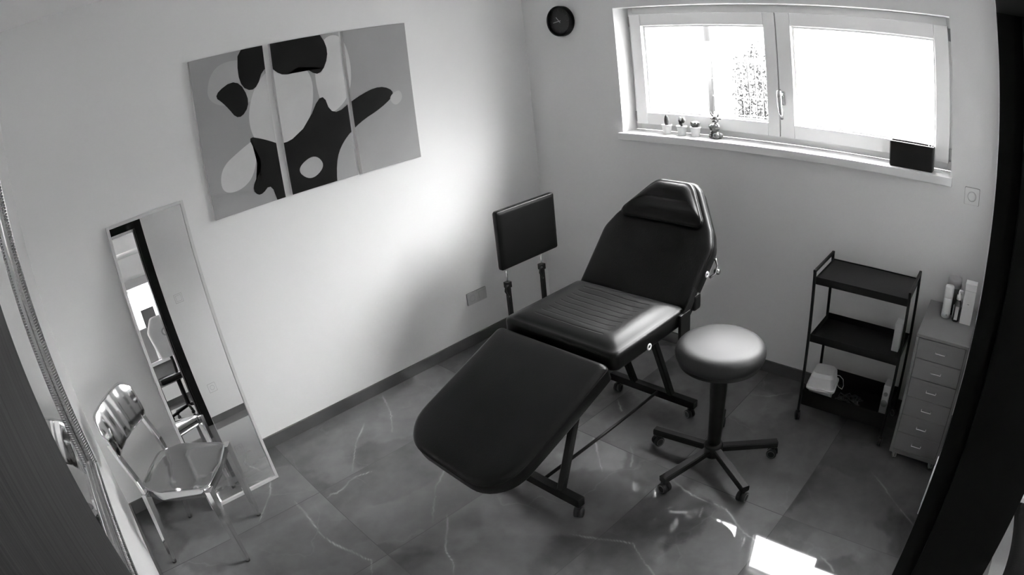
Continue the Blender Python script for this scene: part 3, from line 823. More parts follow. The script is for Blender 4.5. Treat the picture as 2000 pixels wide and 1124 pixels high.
# seat
hwS = .315
So = (-1.075, YC, .632)
P = dense(rpoly(V2((-.265, -hwS), (.262, -hwS), (.262, hwS), (-.265, hwS)), [.03] * 4, 6), .03)
mxS = frame(So, (1, 0, 0), (0, 1, 0), (0, 0, 1))
b = B(); cushion(b, P, .106, .020, mxS, soft=(.105, .024))
seat = obj('seat', b, M['seatleather'], tc_, loc=So, smooth=True)
piping(inset(P, .003), mxS, .060, 'piping', seat)
# leg rest, sloping down
a = R(20.5)
mxL = frame((-1.325, YC + .005, .610), (-math.cos(a), 0, -math.sin(a)), (0, -1, 0), (-math.sin(a), 0, math.cos(a)))
P = dense(rpoly(V2((.012, -.308), (.690, -.294), (.700, .306), (.012, .310)), [.025, .175, .165, .025], 9), .03)
b = B(); cushion(b, P, .092, .030, mxL, dome=.006)
legrest = obj('leg_rest', b, M['leather'], tc_, smooth=True)
piping(inset(P, .002), mxL, .066, 'piping', legrest)
# backrest
a = R(44)
mxB = frame((-.775, YC, .628), (math.cos(a), 0, math.sin(a)), (0, 1, 0), (-math.sin(a), 0, math.cos(a)))
P = dense(rpoly(V2((0, -.312), (.345, -.322), (.43, -.285), (.640, -.145), (.675, -.10), (.675, .10), (.640, .145), (.43, .285), (.345, .322), (0, .312)),
                [.03, .12, .14, .10, .07, .07, .10, .14, .12, .03], 7), .03)
b = B(); cushion(b, P, .088, .028, mxB, dome=.006)
back = obj('backrest', b, M['leather'], tc_, smooth=True)
piping(inset(P, .002), mxB, .064, 'piping', back)
P = dense(rpoly(V2((.415, -.262), (.615, -.130), (.650, -.095), (.650, .095), (.615, .130), (.415, .262)), [.03, .10, .07, .07, .10, .03], 7), .025)
b = B(); cushion(b, P, .050, .018, mxB @ T(0, 0, .086), soft=(.07, .014))
pil = obj('head_pillow', b, M['leather'], tc_, smooth=True)
piping(inset(P, .001), mxB @ T(0, 0, .086), .022, 'piping', pil)
# white ring grommets
M['ring'] = mat('white_ring', .8, .35)
def ring(p, n_, parent):
    n_ = Vector(n_); u = Vector((0, 0, 1)); r_ = u.cross(n_)
    b = B(); lathe(b, [(.0075, 0), (.0075, .003), (.009, .004), (.014, .004), (.0155, .002), (.0155, 0)], frame(p, r_, u, n_), 24, cap=False)
    b2 = obj('ring', b, M['ring'], parent); b2['label'] = 'white ring'
ring((-1.11, YC - hwS - .001, .648), (0, -1, 0), seat)
ring(mxB @ Vector((.225, -.3235, .035)), (0, -1, 0), back)
# metal frame
b = B()
for s_ in (-1, 1):
    tube(b, [(-.775, YC + s_ * .20, .600), (-1.30, YC + s_ * .20, .600)], 0, square=(.03, .03))
box(b, -1.30, -1.27, YC - .20, YC + .20, .585, .615); box(b, -.80, -.77, YC - .20, YC + .20, .585, .615)
for s_ in (-1, 1):
    pA = mxB @ Vector((.02, s_ * .22, -.012)); pB = mxB @ Vector((.56, s_ * .12, -.012)); tube(b, [pA, pB], 0, square=(.025, .025))
    pA = mxL @ Vector((.02, s_ * .20, -.012)); pB = mxL @ Vector((.56, s_ * .20, -.012)); tube(b, [pA, pB], 0, square=(.025, .025))
obj('support_frame', b, M['blackmetal'], tc_)
for xx, nm in ((-1.556, 'front'), (-.650, 'rear')):
    b = B(); box(b, xx - .020, xx + .020, YC - .295, YC + .255, .068, .110, bev=.002); obj('base_bar', b, M['blackmetal'], tc_)
for xx, xt, zt, s_ in ((-1.556, -1.36, .60, -1), (-1.556, -1.36, .60, 1), (-.65, -.865, .60, -1), (-.65, -.865, .60, 1)):
    yy = YC - .02 + s_ * .12 
    b = B(); tube(b, [(xx, yy - (.04 if xx < -1 and s_ < 0 else 0), .10), (xt, yy - (.02 if xx < -1 and s_ < 0 else 0), zt)], 0, square=(.034, .034)); obj('leg', b, M['blackmetal'], tc_)
b = B(); tube(b, [(-1.555, YC - .065, .10), (-.652, YC - .065, .10)], .0085, 10); obj('floor_rod', b, M['blackmetal'], tc_)
def caster(x, y, top, r_, parent, mw=None, ang=0.0, w_=.020, rimv=True):
    """twin wheel castor, wheel on the floor"""
    t_ = thing('castor', (x, y, 0)); t_.parent = parent; t_.matrix_parent_inverse = world_of(parent).inverted()
    mm = T(x, y, 0) @ Matrix.Rotation(ang, 4, 'Z')
    b = B()
    for s_ in (-1, 1):
        ww = mm @ frame((0, s_ * w_ * .55, r_), (1, 0, 0), (0, 0, 1), (0, -1, 0))
        lathe(b, [(r_ * .55, -w_ * .45), (r_ * .93, -w_ * .45), (r_, -w_ * .3), (r_, w_ * .3), (r_ * .93, w_ * .45), (r_ * .55, w_ * .45)], ww, 22)
    wh = obj('wheel', b, M['rubber'], t_)
    b = B()
    for s_ in (-1, 1):
        ww = mm @ frame((0, s_ * w_ * .55, r_), (1, 0, 0), (0, 0, 1), (0, -1, 0))
        lathe(b, [(r_ * .62, -w_ * .5), (r_ * .78, -w_ * .5), (r_ * .78, w_ * .5), (r_ * .62, w_ * .5)], ww, 22, cap=False)
    obj('wheel_rim', b, M['wheelgrey'], t_)
    b = B()
    pr_ = [(-.2 * r_, 1.15 * r_)] + [(r_ * 1.12 * math.cos(q), r_ + r_ * 1.12 * math.sin(q)) for q in [R(d) for d in range(20, 181, 20)]]
    prism(b, [(p[0], p[1]) for p in pr_[1:]], -w_ * .12, w_ * .12, mm @ frame((0, 0, 0), (1, 0, 0), (0, 0, 1), (0, -1, 0)))
    lathe(b, [(.006, r_ * 1.2), (.006, top)], mm @ T(0, 0, 0), 10)
    lathe(b, [(.013, r_ * 2.0), (.013, r_ * 2.25)], mm, 12)
    obj('fork', b, M['blackmetal'], t_)
    return t_
for (x, y, g) in ((-1.556, YC - .277, .5), (-1.556, YC + .237, .9), (-.650, YC - .262, 1.2), (-.650, YC + .215, .2)):
    caster(x, y, .072, .024, tc_, ang=g)
# hinge bracket and knob on the near side
b = B()
tube(b, [(-.865, YC - .325, .66), (-.80, YC - .328, .725), (-.745, YC - .325, .775)], 0, square=(.006, .05), upv=(0, 1, 0))
obj('hinge_bracket', b, M['blackmetal'], tc_)
b = B()
box(b, -.765, -.705, YC - .334, YC - .300, .672, .748, bev=.012)
box(b, -.885, -.80, YC - .333, YC - .318, .575, .70, bev=.004)
obj('hinge_block', b, M['blackmetal'], tc_)
b = B(); p = mxB @ Vector((.235, -.315, -.02)); tube(b, [p, p + Vector((.035, -.012, .01)), p + Vector((.055, -.012, .045)), p + Vector((.040, -.005, .085))], .006, 8)
lathe(b, [(.012, -.014), (.014, -.008), (.014, .008), (.012, .014)], frame(p + Vector((.05, -.012, .015)), (1, 0, 0), (0, 0, 1), (0, -1, 0)), 14)
obj('back_lever', b, M['steel'], tc_)

# ------------------------------------------------------------------ arm rest stand behind the chair
t = thing('armrest_stand', (-.69, -.5, 0), 'black padded rectangular rest on two clamped posts in the corner behind the treatment chair', 'armrest stand')
b = B()
P = dense(rpoly(V2((-.228, -.168), (.228, -.168), (.228, .168), (-.228, .168)), [.012] * 4, 5), .03)
mxA = frame((-.6575, -.488, .842), (1, 0, 0), (0, 0, 1), (0, -1, 0))
cushion(b, P, .040, .009, mxA, dome=.006); pad = obj('pad', b, M['leather'], t, smooth=True)
b = B(); box(b, -.868, -.447, -.487, -.481, .69, .99, bev=.001); obj('backing_board', b, M['blackmetal'], pad)
for xx, zt in ((-.835, .585), (-.555, .600)):
    b = B(); tube(b, [(xx, -.500, .50), (xx, -.500, .72)], .006, 12); obj('rod', b, M['steel'], t)
    b = B(); tube(b, [(xx, -.500, .03), (xx, -.500, zt)], 0, square=(.026, .026)); obj('post', b, M['blackmetal'], t)
    b = B(); box(b, xx - .017, xx + .017, -.517, -.483, zt - .03, zt + .005, bev=.003)
    tube(b, [(xx - .012, -.515, zt - .01), (xx - .045, -.530, zt - .008), (xx - .050, -.530, zt - .03), (xx - .028, -.528, zt - .07), (xx - .018, -.522, zt - .075)], .005, 8)
    obj('clamp', b, M['blackmetal'], t)
    b = B(); box(b, xx - .014, xx + .014, -.66, -.34, 0.0, .03, bev=.002); obj('foot', b, M['blackmetal'], t)
b = B(); box(b, -.821, -.569, -.510, -.490, .03, .055, bev=.002); obj('crossbar', b, M['blackmetal'], t)

# ------------------------------------------------------------------ stool
SX, SY = -.915, -1.890
t = thing('rolling_stool', (SX, SY, 0), 'round black padded stool on a five-arm castor base right of the treatment chair', 'stool')
prof = [(.001, .560), (.06, .560), (.185, .562)]
for k in range(1, 13):
    a = -PI / 2 + PI * k / 12
    prof.append((.148 + .053 * math.cos(a), .609 + .047 * math.sin(a)))
prof += [(.12, .6605), (.08, .664), (.04, .666), (.001, .6665)]
b = B(); lathe(b, prof, T(SX, SY, 0), 64, cap=False); obj('seat', b, M['pad'], t)
b = B(); lathe(b, [(.001, .085), (.031, .085), (.033, .20), (.036, .34), (.040, .47), (.043, .545), (.075, .552), (.09, .561), (.001, .561)], T(SX, SY, 0), 28, cap=False); obj('column_cover', b, M['blackmetal'], t)
b = B(); lathe(b, [(.001, .052), (.040, .052), (.046, .062), (.046, .112), (.040, .125), (.001, .125)], T(SX, SY, 0), 28, cap=False); hub = obj('hub', b, M['blackmetal'], t)
for k in range(5):
    a = R(94.0 + 72 * k); d = Vector((math.cos(a), math.sin(a), 0))
    b = B(); tube(b, [Vector((SX, SY, .092)) + d * .03, Vector((SX, SY, .080)) + d * .322], 0, square=(.034, .040))
    obj('leg', b, M['blackmetal'], t)
    caster(SX + d.x * .305, SY + d.y * .305, .078, .026, t, ang=a + 1.1 + k * .5, w_=.022)

# ------------------------------------------------------------------ metal chair
hd_ = R(-36)
Fv = Vector((math.cos(hd_), math.sin(hd_), 0)); Lv = Vector((-math.sin(hd_), math.cos(hd_), 0)); CC = Vector((-2.862, -.512, 0))
def W(f, l, z): return CC + Fv * f + Lv * l + Vector((0, 0, z))
t = thing('metal_chair', tuple(CC), 'polished aluminium chair with curved backrest in front of the leaning mirror', 'chair')
mxC = frame(CC, Fv, Lv, (0, 0, 1))
P = dense(rpoly(V2((-.185, -.135), (-.06, -.195), (.185, -.175), (.205, 0.0), (.185, .175), (-.06, .195), (-.185, .135), (-.19, 0)), [.05, .12, .05, .3, .05, .12, .05, .2], 8), .02)
b = B()
lay = [(.006, .396), (0, .400), (0, .440), (.003, .445), (.010, .445), (.016, .441), (.05, .435), (.09, .433)]
rings = [[b.verts.new(mxC @ Vector((q.x, q.y, z))) for q in inset(P, i_)] for i_, z in lay]
for a_, c_ in zip(rings, rings[1:]):
    for k in range(len(a_)): b.faces.new((a_[k], a_[(k + 1) % len(a_)], c_[(k + 1) % len(a_)], c_[k])).smooth = True
b.faces.new(rings[0][::-1]); b.faces.new(rings[-1])
bmesh.ops.recalc_face_normals(b, faces=b.faces)
obj('seat', b, M['seatmetal'], t)
def chairtube(pts, nm, sq=(.030, .020), tp=None):
    b = B(); tube(b, pts, 0, square=sq, upv=Lv, taper=tp); o = obj(nm, b, M['chrome'], t); return o
for s_ in (-1, 1):
    chairtube([W(.185, s_ * .165, .435), W(.190, s_ * .166, .30), W(.200, s_ * .162, .012)], 'leg', (.046, .034), [1.0, .95, .62])
    chairtube([W(-.205, s_ * .170, .012), W(-.186, s_ * .169, .15), W(-.165, s_ * .168, .30), W(-.155, s_ * .166, .43)], 'leg', (.044, .030), [.58, .75, .95, 1.0])
    chairtube([W(-.155, s_ * .166, .43), W(-.165, s_ * .166, .50), W(-.190, s_ * .165, .58), W(-.226, s_ * .160, .69)], 'back_stile', (.030, .020))
# curved back plate
b = B()
nu, nv = 20, 10
P = rpoly(V2((-.183, .618), (.183, .618), (.196, .822), (-.196, .822)), [.03, .03, .065, .065], 9)
P = dense(P, .012)
def backpt(l, z, off):
    q = (z - .73) / .08
    f = -.214 - (z - .625) * .30 + .034 * (l / .19) ** 2 - .006 * q * q + .0008 * math.sin(l * 75) + off
    return W(f, l, z)
fr_ = []; bk_ = []
rings = []
for ins, off in [(.0, .0), (.003, .0055)] + [(.01 + .0085 * k, .0062) for k in range(10)]:
    rings.append([b.verts.new(backpt(q.x, q.y, off)) for q in (inset(P, ins) if ins else P)])
back_r = []
for ins, off in [(.003, -.0055)] + [(.01 + .0085 * k, -.0062) for k in range(10)]:
    back_r.append([b.verts.new(backpt(q.x, q.y, off)) for q in inset(P, ins)])
def bridge(a_, c_):
    for k in range(len(a_)):
        b.faces.new((a_[k], a_[(k + 1) % len(a_)], c_[(k + 1) % len(a_)], c_[k])).smooth = True
for a_, c_ in zip(rings, rings[1:]): bridge(a_, c_)
bridge(rings[0], back_r[0])
for a_, c_ in zip(back_r, back_r[1:]): bridge(a_, c_)
def fill(ring_, off):
    # strip fill between the two long sides so that the curve is kept
    f = b.faces.new(ring_); r_ = bmesh.ops.triangulate(b, faces=[f])
    for q in r_['faces']: q.smooth = True
fill(rings[-1], 0); fill(back_r[-1], 0)
bmesh.ops.remove_doubles(b, verts=b.verts, dist=1e-6)
bmesh.ops.recalc_face_normals(b, faces=b.faces)
obj('backrest', b, M['chrome'], t)
b = B()
for f_, l_ in ((.200, .162), (.200, -.162), (-.215, .166), (-.215, -.166)):
    pass
for f_, l_ in ((.200, .162), (.200, -.162), (-.205, .170), (-.205, -.170)):
    b = B(); lathe(b, [(.012, 0), (.013, .003), (.013, .014)], T(*W(f_, l_, 0)), 14); obj('foot_cap', b, M['rubber'], t)

# ------------------------------------------------------------------ trolley
t = thing('trolley', (-.21, -2.355, 0), 'black three-tier metal trolley on castors under the window', 'trolley')
TX0, TX1, TY0, TY1 = -.360, -.062, -2.606, -2.106
for yy in (TY0, TY1):
    b = B(); s_ = .007
    for xx in (TX0, TX1): tube(b, [(xx, yy, .062), (xx, yy, .835)], 0, square=(.014, .014))
    tube(b, [(TX0 - s_, yy, .829), (TX1 + s_, yy, .829)], 0, square=(.014, .014))
    obj('side_frame', b, M['blackmetal'], t)
def tray(z0, z1, zf, name):
    b = B(); q = .006
    x0, x1, y0, y1 = TX0 + .004, TX1 - .004, TY0 + q, TY1 - q
    box(b, x0, x1, y0, y1, zf - .003, zf)
    for (a0, a1, c0, c1) in ((x0, x0 + .003, y0, y1), (x1 - .003, x1, y0, y1), (x0, x1, y0, y0 + .003), (x0, x1, y1 - .003, y1)):
        box(b, a0, a1, c0, c1, z0, z1, bev=.0008)
    return obj(name, b, M['blackmetal'], t)
tray(.763, .800, .795, 'tray'); tray(.460, .500, .466, 'tray'); tray(.094, .184, .100, 'tray')
for xx in (TX0, TX1):
    for yy in (TY0 , TY1): caster(xx, yy, .066, .024, t, ang=.6 + xx * 3 + yy, w_=.012)

# things on the trolley
def bottle(name, x, y, z, prof, m_, label, cat, capprof=None, capm=None, capname='cap', group=None):
    t_ = thing(name, (x, y, z), label, cat, group)
    b = B(); lathe(b, prof, T(x, y, z), 24); obj('body', b, m_, t_)
    if capprof: b = B(); lathe(b, capprof, T(x, y, z), 24); obj(capname, b, capm, t_)
    return t_
tb = thing('food_container', (-.27, -2.19, .100), 'white plastic tub with lid and wire handle on the bottom tier of the trolley', 'container')
mxT = T(-.258, -2.192, .1003) @ Matrix.Rotation(R(8), 4, 'Z') @ Matrix.Scale(1.16, 4)
def taper_box(bm, hx0, hy0, z0, hx1, hy1, z1, mx, rad=.02):
    lo = rpoly(V2((-hx0, -hy0), (hx0, -hy0), (hx0, hy0), (-hx0, hy0)), rad, 5); hi = rpoly(V2((-hx1, -hy1), (hx1, -hy1), (hx1, hy1), (-hx1, hy1)), rad, 5)
    A_ = [bm.verts.new(mx @ Vector((q.x, q.y, z0))) for q in lo]; B_ = [bm.verts.new(mx @ Vector((q.x, q.y, z1))) for q in hi]
    bm.faces.new(A_[::-1]); bm.faces.new(B_)
    for k in range(len(A_)): bm.faces.new((A_[k], A_[(k + 1) % len(A_)], B_[(k + 1) % len(A_)], B_[k]))
b = B(); taper_box(b, .050, .050, 0, .060, .060, .075, mxT); bmesh.ops.recalc_face_normals(b, faces=b.faces); obj('tub', b, M['whiteplastic'], tb)
b = B(); taper_box(b, .070, .070, .0752, .070, .070, .084, mxT); taper_box(b, .062, .062, .083, .056, .056, .135, mxT); taper_box(b, .056, .056, .135, .046, .046, .150, mxT)
bmesh.ops.recalc_face_normals(b, faces=b.faces); obj('lid', b, M['whiteplastic'], tb)
b = B(); tube(b, [mxT @ Vector(q) for q in ((.02, -.066, .080), (.01, -.078, .070), (-.01, -.098, .075), (-.02, -.104, .10), (-.01, -.096, .125), (.01, -.075, .128), (.02, -.060, .122))], .0018, 8); obj('handle', b, M['whiteplastic'], tb)
# cable heap
cb = B(); pts = []
for k in range(70):
    a = k * .55; rr = .035 + .018 * math.sin(k * 1.7)
    pts.append((-.24 + rr * 1.2 * math.cos(a) + .0012 * k * .3, -2.33 + rr * 1.6 * math.sin(a) - .0006 * k, .1045 + .010 * (1 + math.sin(k * .9))))
tube(cb, pts, .0028, 7)
tag(obj('cable', cb, mat('grey_cable', .10, .45)), 'thin dark cable coiled loosely on the bottom tier beside the white tub', 'cable')
cb = B(); box(cb, -.30, -.255, -2.44, -.0 - 2.405, .1003, .114, bev=.004); lathe(cb, [(.006, 0), (.006, .006)], T(-.277, -2.42, .113), 12)
tag(obj('power_adapter', cb, mat('dark_grey_plastic', .06, .4)), 'small dark plastic block on the bottom tier of the trolley near the cable', 'adapter')
cb = B(); box(cb, -.235, -.165, -2.575, -2.535, .4662, .615, bev=.004)
tag(obj('small_carton', cb, M['label']), 'small pale upright carton at the right end of the middle tier', 'box')
cb = thing('wipes_pack', (-.2, -2.555, .1), 'pale printed upright packet at the right end of the bottom tier', 'packet')
b = B(); box(b, -.24, -.16, -2.580, -2.538, .1003, .275, bev=.008); obj('packet', b, M['label'], cb)
b = B(); lathe(b, [(.001, 0), (.020, 0), (.020, .0016), (.001, .0016)], frame((-.2415, -2.559, .17), (0, 1, 0), (0, 0, 1), (-1, 0, 0)), 16, cap=False)
lathe(b, [(.001, 0), (.012, 0), (.012, .0016), (.001, .0016)], frame((-.2415, -2.559, .225), (0, 1, 0), (0, 0, 1), (-1, 0, 0)), 16, cap=False); obj('print', b, M['greyplastic'], cb)

# ------------------------------------------------------------------ drawer cabinet
t = thing('drawer_cabinet', (-.235, -2.822, 0), 'narrow grey metal cabinet with six drawers right of the trolley', 'drawer cabinet')
KX0, KX1, KY0, KY1, KZ0, KZ1 = -.441, -.020, -2.960, -2.682, .045, .690
b = B()
box(b, KX0, KX1, KY0, KY1, KZ1 - .014, KZ1, bev=.003); box(b, KX0, KX1, KY0, KY1, KZ0, KZ0 + .022, bev=.002)
box(b, KX0, KX1, KY0, KY0 + .014, KZ0 + .022, KZ1 - .014); box(b, KX0, KX1, KY1 - .014, KY1, KZ0 + .022, KZ1 - .014)
box(b, KX1 - .01, KX1, KY0 + .014, KY1 - .014, KZ0 + .022, KZ1 - .014)
obj('body', b, M['cabinet'], t)
dh = (KZ1 - .016 - (KZ0 + .024)) / 6
b = B(); box(b, KX0 + .021, KX0 + .024, KY0 + .0142, KY1 - .0142, KZ0 + .0222, KZ1 - .0142); obj('gap_shade_panel', b, M['rubber'], t)  # black sheet added behind the fronts, paints shade into the drawer gaps
for k in range(6):
    z0 = KZ0 + .024 + dh * k
    b = B(); box(b, KX0 + .002, KX0 + .020, KY0 + .0165, KY1 - .0165, z0 + .0018, z0 + dh - .0018, bev=.0008)
    dr = obj('drawer', b, M['cabinet'], t)
    b = B(); zc = z0 + dh * .52; yc = (KY0 + KY1) / 2
    tube(b, [(KX0 + .002, yc - .026, zc), (KX0 - .014, yc - .026, zc), (KX0 - .014, yc + .026, zc), (KX0 + .002, yc + .026, zc)], .0022, 8)
    obj('handle', b, M['brightsteel'], dr)
    b = B(); box(b, KX0 + .0008, KX0 + .002, yc - .030, yc + .030, zc + .014, zc + .032); obj('label_slot', b, M['cabinet'], dr)
for xx in (KX0 + .03, KX1 - .03):
    for yy in (KY0 + .03, KY1 - .03):
        t_ = caster(xx, yy, .047, .018, t, w_=.010, ang=.4)
        for ch in t_.children:
            if ch.name.startswith('wheel') and 'rim' not in ch.name: ch.data.materials[0] = M['greyplastic']
# things on the cabinet
bottle('spray_can', -.182, -2.790, KZ1, [(.001, 0), (.022, 0), (.0235, .003), (.0235, .098), (.022, .100)], M['whiteplastic'], 'white cylindrical can with cap, front left on the grey cabinet', 'can',
       [(.0235, .1005), (.0245, .102), (.0245, .150), (.022, .156), (.001, .156)], M['whiteplastic'])
cz = bpy.data.objects['spray_can']
b = B(); lathe(b, [(.0238, .006), (.0242, .006), (.0242, .030), (.0238, .030)], T(-.182, -2.790, KZ1), 24, cap=False); obj('label_band', b, M['label'], cz)
b = B(); lathe(b, [(.001, 0), (.005, 0), (.005, .0006), (.001, .0006)], frame((-.2063, -2.796, KZ1 + .019), (0, 1, 0), (0, 0, 1), (-1, 0, 0)), 12, cap=False); obj('emblem', b, M['greyplastic'], cz)
bottle('lidded_jar', -.112, -2.808, KZ1, [(.001, 0), (.036, 0), (.038, .004), (.038, .128), (.034, .132)], M['jar'], 'dark lidded cylinder behind the white can on the grey cabinet', 'jar',
       [(.0395, .1325), (.0395, .168), (.037, .174), (.030, .1745), (.001, .1745)], M['greyplastic'], 'lid')
pb = bottle('pump_bottle', -.200, -2.848, KZ1, [(.001, 0), (.017, 0), (.018, .003), (.018, .085), (.012, .102), (.009, .106)], M['jar'], 'small dark bottle with white pump between the can and the white carton', 'bottle',
       [(.010, .1065), (.012, .108), (.012, .128), (.006, .130), (.006, .142)], M['whiteplastic'], 'pump')
b = B(); tube(b, [(-.200, -2.848, KZ1 + .140), (-.200, -2.848, KZ1 + .150), (-.205, -2.862, KZ1 + .152), (-.207, -2.868, KZ1 + .145)], .006, 8); obj('nozzle', b, M['whiteplastic'], pb)
b = B(); box(b, -.2195, -.2175, -2.858, -2.840, KZ1 + .012, KZ1 + .078, bev=.0005); obj('label_sticker', b, M['label'], pb)
tb = bottle('small_bottle', -.165, -2.838, KZ1, [(.001, 0), (.014, 0), (.014, .060), (.006, .070)], M['whiteplastic'], 'little pale bottle half hidden between the can and the dark pump bottle', 'bottle',
       [(.0065, .0705), (.0065, .085), (.001, .086)], M['rubber'])
t = thing('white_carton', (-.19, -2.903, KZ1), 'tall white upright carton at the right front corner of the grey cabinet', 'carton')
b = B(); box(b, -.215, -.160, -2.935, -2.873, KZ1, KZ1 + .198, bev=.001); obj('carton', b, M['white'], t)
b = B(); box(b, -.2156, -.215, -2.9352, -2.8728, KZ1 + .164, KZ1 + .1652); box(b, -.2156, -.215, -2.909, -2.898, KZ1 + .098, KZ1 + .102); obj('print', b, M['greyplastic'], t)

# ------------------------------------------------------------------ things on the sill
def pot(x, y, label):
    t_ = thing('cactus_pot', (x, y, WZ1), label, 'potted cactus', 'small cacti on the window sill')
    b = B(); lathe(b, [(.001, .0005), (.022, .0005), (.0235, .002), (.029, .046), (.0315, .047), (.0325, .056), (.0295, .0565), (.028, .050), (.001, .049)], T(x, y, WZ1), 28, cap=False)
    obj('pot', b, M['pot'], t_)
    b = B(); lathe(b, [(.001, .0495), (.0275, .0495), (.0275, .052), (.001, .0525)], T(x, y, WZ1), 20, cap=False); obj('soil', b, M['soil'], t_)
    return t_
def ribbed(bm, c, rx, rz, ribs=10, seg=40, rings=12, amp=.12, lean=(0, 0)):
    vs = []
    for i in range(rings + 1):
        ph = -PI / 2 + PI * i / rings
        row = []
        for k in range(seg):
            th = 2 * PI * k / seg
            r_ = rx * math.cos(ph) * (1 + amp * math.cos(ribs * th))
            row.append(bm.verts.new(Vector(c) + Vector((r_ * math.cos(th) + lean[0] * math.sin(ph), r_ * math.sin(th) + lean[1] * math.sin(ph), rz * math.sin(ph)))))
        vs.append(row)
    fs = []
    for a_, c_ in zip(vs, vs[1:]):
        for k in range(seg):
            f = bm.faces.new((a_[k], a_[(k + 1) % seg], c_[(k + 1) % seg], c_[k])); f.smooth = True; fs.append(f)
    return fs
def spines(bm, c, rx, rz, n_, ln):
    for _ in range(n_):
        d = Vector((random.gauss(0, 1), random.gauss(0, 1), abs(random.gauss(0, 1)))).normalized()
        p = Vector(c) + Vector((d.x * rx, d.y * rx, d.z * rz))
        q = p + (d + Vector((random.uniform(-.4, .4), random.uniform(-.4, .4), random.uniform(-.4, .4)))).normalized() * ln
        s_ = d.orthogonal().normalized() * .0004
        bm.faces.new([bm.verts.new(p + s_), bm.verts.new(p - s_), bm.verts.new(q)])
t1 = pot(.058, -1.015, 'pale pot with a pointed columnar cactus, leftmost on the window sill')
b = B(); ribbed(b, (.058, -1.015, WZ1 + .080), .0125, .034, 8); obj('cactus', b, M['cactus'], t1)
b = B(); spines(b, (.058, -1.015, WZ1 + .08), .0125, .034, 90, .006); obj('spines', b, M['spines'], t1)
t1 = pot(.056, -1.118, 'pale pot with a dark branching cactus, second from left on the window sill')
b = B(); ribbed(b, (.056, -1.118, WZ1 + .066), .006, .018, 6); ribbed(b, (.056, -1.108, WZ1 + .092), .012, .017, 8); ribbed(b, (.056, -1.130, WZ1 + .088), .010, .016, 8)
ribbed(b, (.050, -1.112, WZ1 + .072), .007, .012, 6); obj('cactus', b, M['cactus'], t1)
b = B(); spines(b, (.056, -1.118, WZ1 + .088), .022, .028, 160, .006); obj('spines', b, M['spines'], t1)
t1 = pot(.062, -1.206, 'pale pot with a squat cactus in white spines, third from left on the window sill')
b = B()
for a in range(7):
    an = a * 2 * PI / 7
    ribbed(b, (.062 + .013 * math.cos(an), -1.206 + .016 * math.sin(an), WZ1 + .066), .010, .018, 6, 24, 8, lean=(.006 * math.cos(an), .008 * math.sin(an)))
obj('cactus', b, M['cactus'], t1)
b = B(); lathe(b, [(.001, .088), (.014, .086), (.022, .080), (.025, .072), (.021, .076), (.013, .082), (.001, .083)], T(.062, -1.206, WZ1), 24, cap=False); spines(b, (.062, -1.206, WZ1 + .068), .024, .018, 120, .005); obj('white_wool', b, M['spines'], t1)

# little horned figurine
t = thing('figurine', (.07, -1.335, WZ1), 'small glazed horned animal figurine on a rocky base, right of the cacti', 'figurine')
fx, fy = .070, -1.335
b = B()
for k in range(12):
    a = k * .9; rr = .016 * (k % 3) / 1.4
    bmesh.ops.create_icosphere(b, subdivisions=2, radius=.012 + .004 * math.sin(k * 3), matrix=T(fx + rr * math.cos(a), fy + rr * 1.2 * math.sin(a), WZ1 + .012 + .004 * (k % 2)))
for v in b.verts: v.co.z = max(v.co.z, WZ1 + .0003)
obj('rock_base', b, M['stone'], t, smooth=True)
b = B()
def blob(bm, c, s_, ax=None):
    bmesh.ops.create_uvsphere(bm, u_segments=16, v_segments=12, radius=1, matrix=T(*c) @ Matrix.Diagonal((s_[0], s_[1], s_[2], 1)))
blob(b, (fx, fy, WZ1 + .050), (.018, .021, .026)); blob(b, (fx - .012, fy, WZ1 + .052), (.012, .016, .018))
blob(b, (fx - .006, fy - .003, WZ1 + .092), (.017, .019, .017)); blob(b, (fx - .020, fy - .004, WZ1 + .086), (.010, .012, .008))
for s_ in (-1, 1):
    tube(b, [(fx - .004, fy + s_ * .016, WZ1 + .064), (fx - .018, fy + s_ * .026, WZ1 + .056), (fx - .026, fy + s_ * .012, WZ1 + .052)], .006, 8, taper=[1.1, 1, .8])
    blob(b, (fx - .012, fy + s_ * .015, WZ1 + .028), (.013, .008, .007))
    blob(b, (fx - .002, fy - .003 + s_ * .021, WZ1 + .095), (.005, .009, .004))
obj('body', b, M['stone'], t, smooth=True)
b = B()
for s_ in (-1, 1):
    b = B(); tube(b, [(fx - .004, fy - .003 + s_ * .010, WZ1 + .104), (fx - .004, fy + s_ * .019, WZ1 + .116), (fx - .006, fy + s_ * .021, WZ1 + .130)], .0036, 8, taper=[1.2, .8, .2]); obj('horn', b, M['darkglaze'], t, smooth=True)
b = B(); tube(b, [(fx + .012, fy + .012, WZ1 + .030), (fx + .010, fy + .034, WZ1 + .040), (fx, fy + .036, WZ1 + .058), (fx - .012, fy + .026, WZ1 + .066)], .0045, 8, taper=[1, 1, .9, .5]); obj('tail', b, M['darkglaze'], t, smooth=True)
for s_ in (-1, 1):
    b = B(); blob(b, (fx - .021, fy - .003 + s_ * .007, WZ1 + .096), (.002, .0025, .003)); obj('eye', b, M['darkglaze'], t, smooth=True)

t.scale = (1.18, 1.18, 1.18)   # figurine
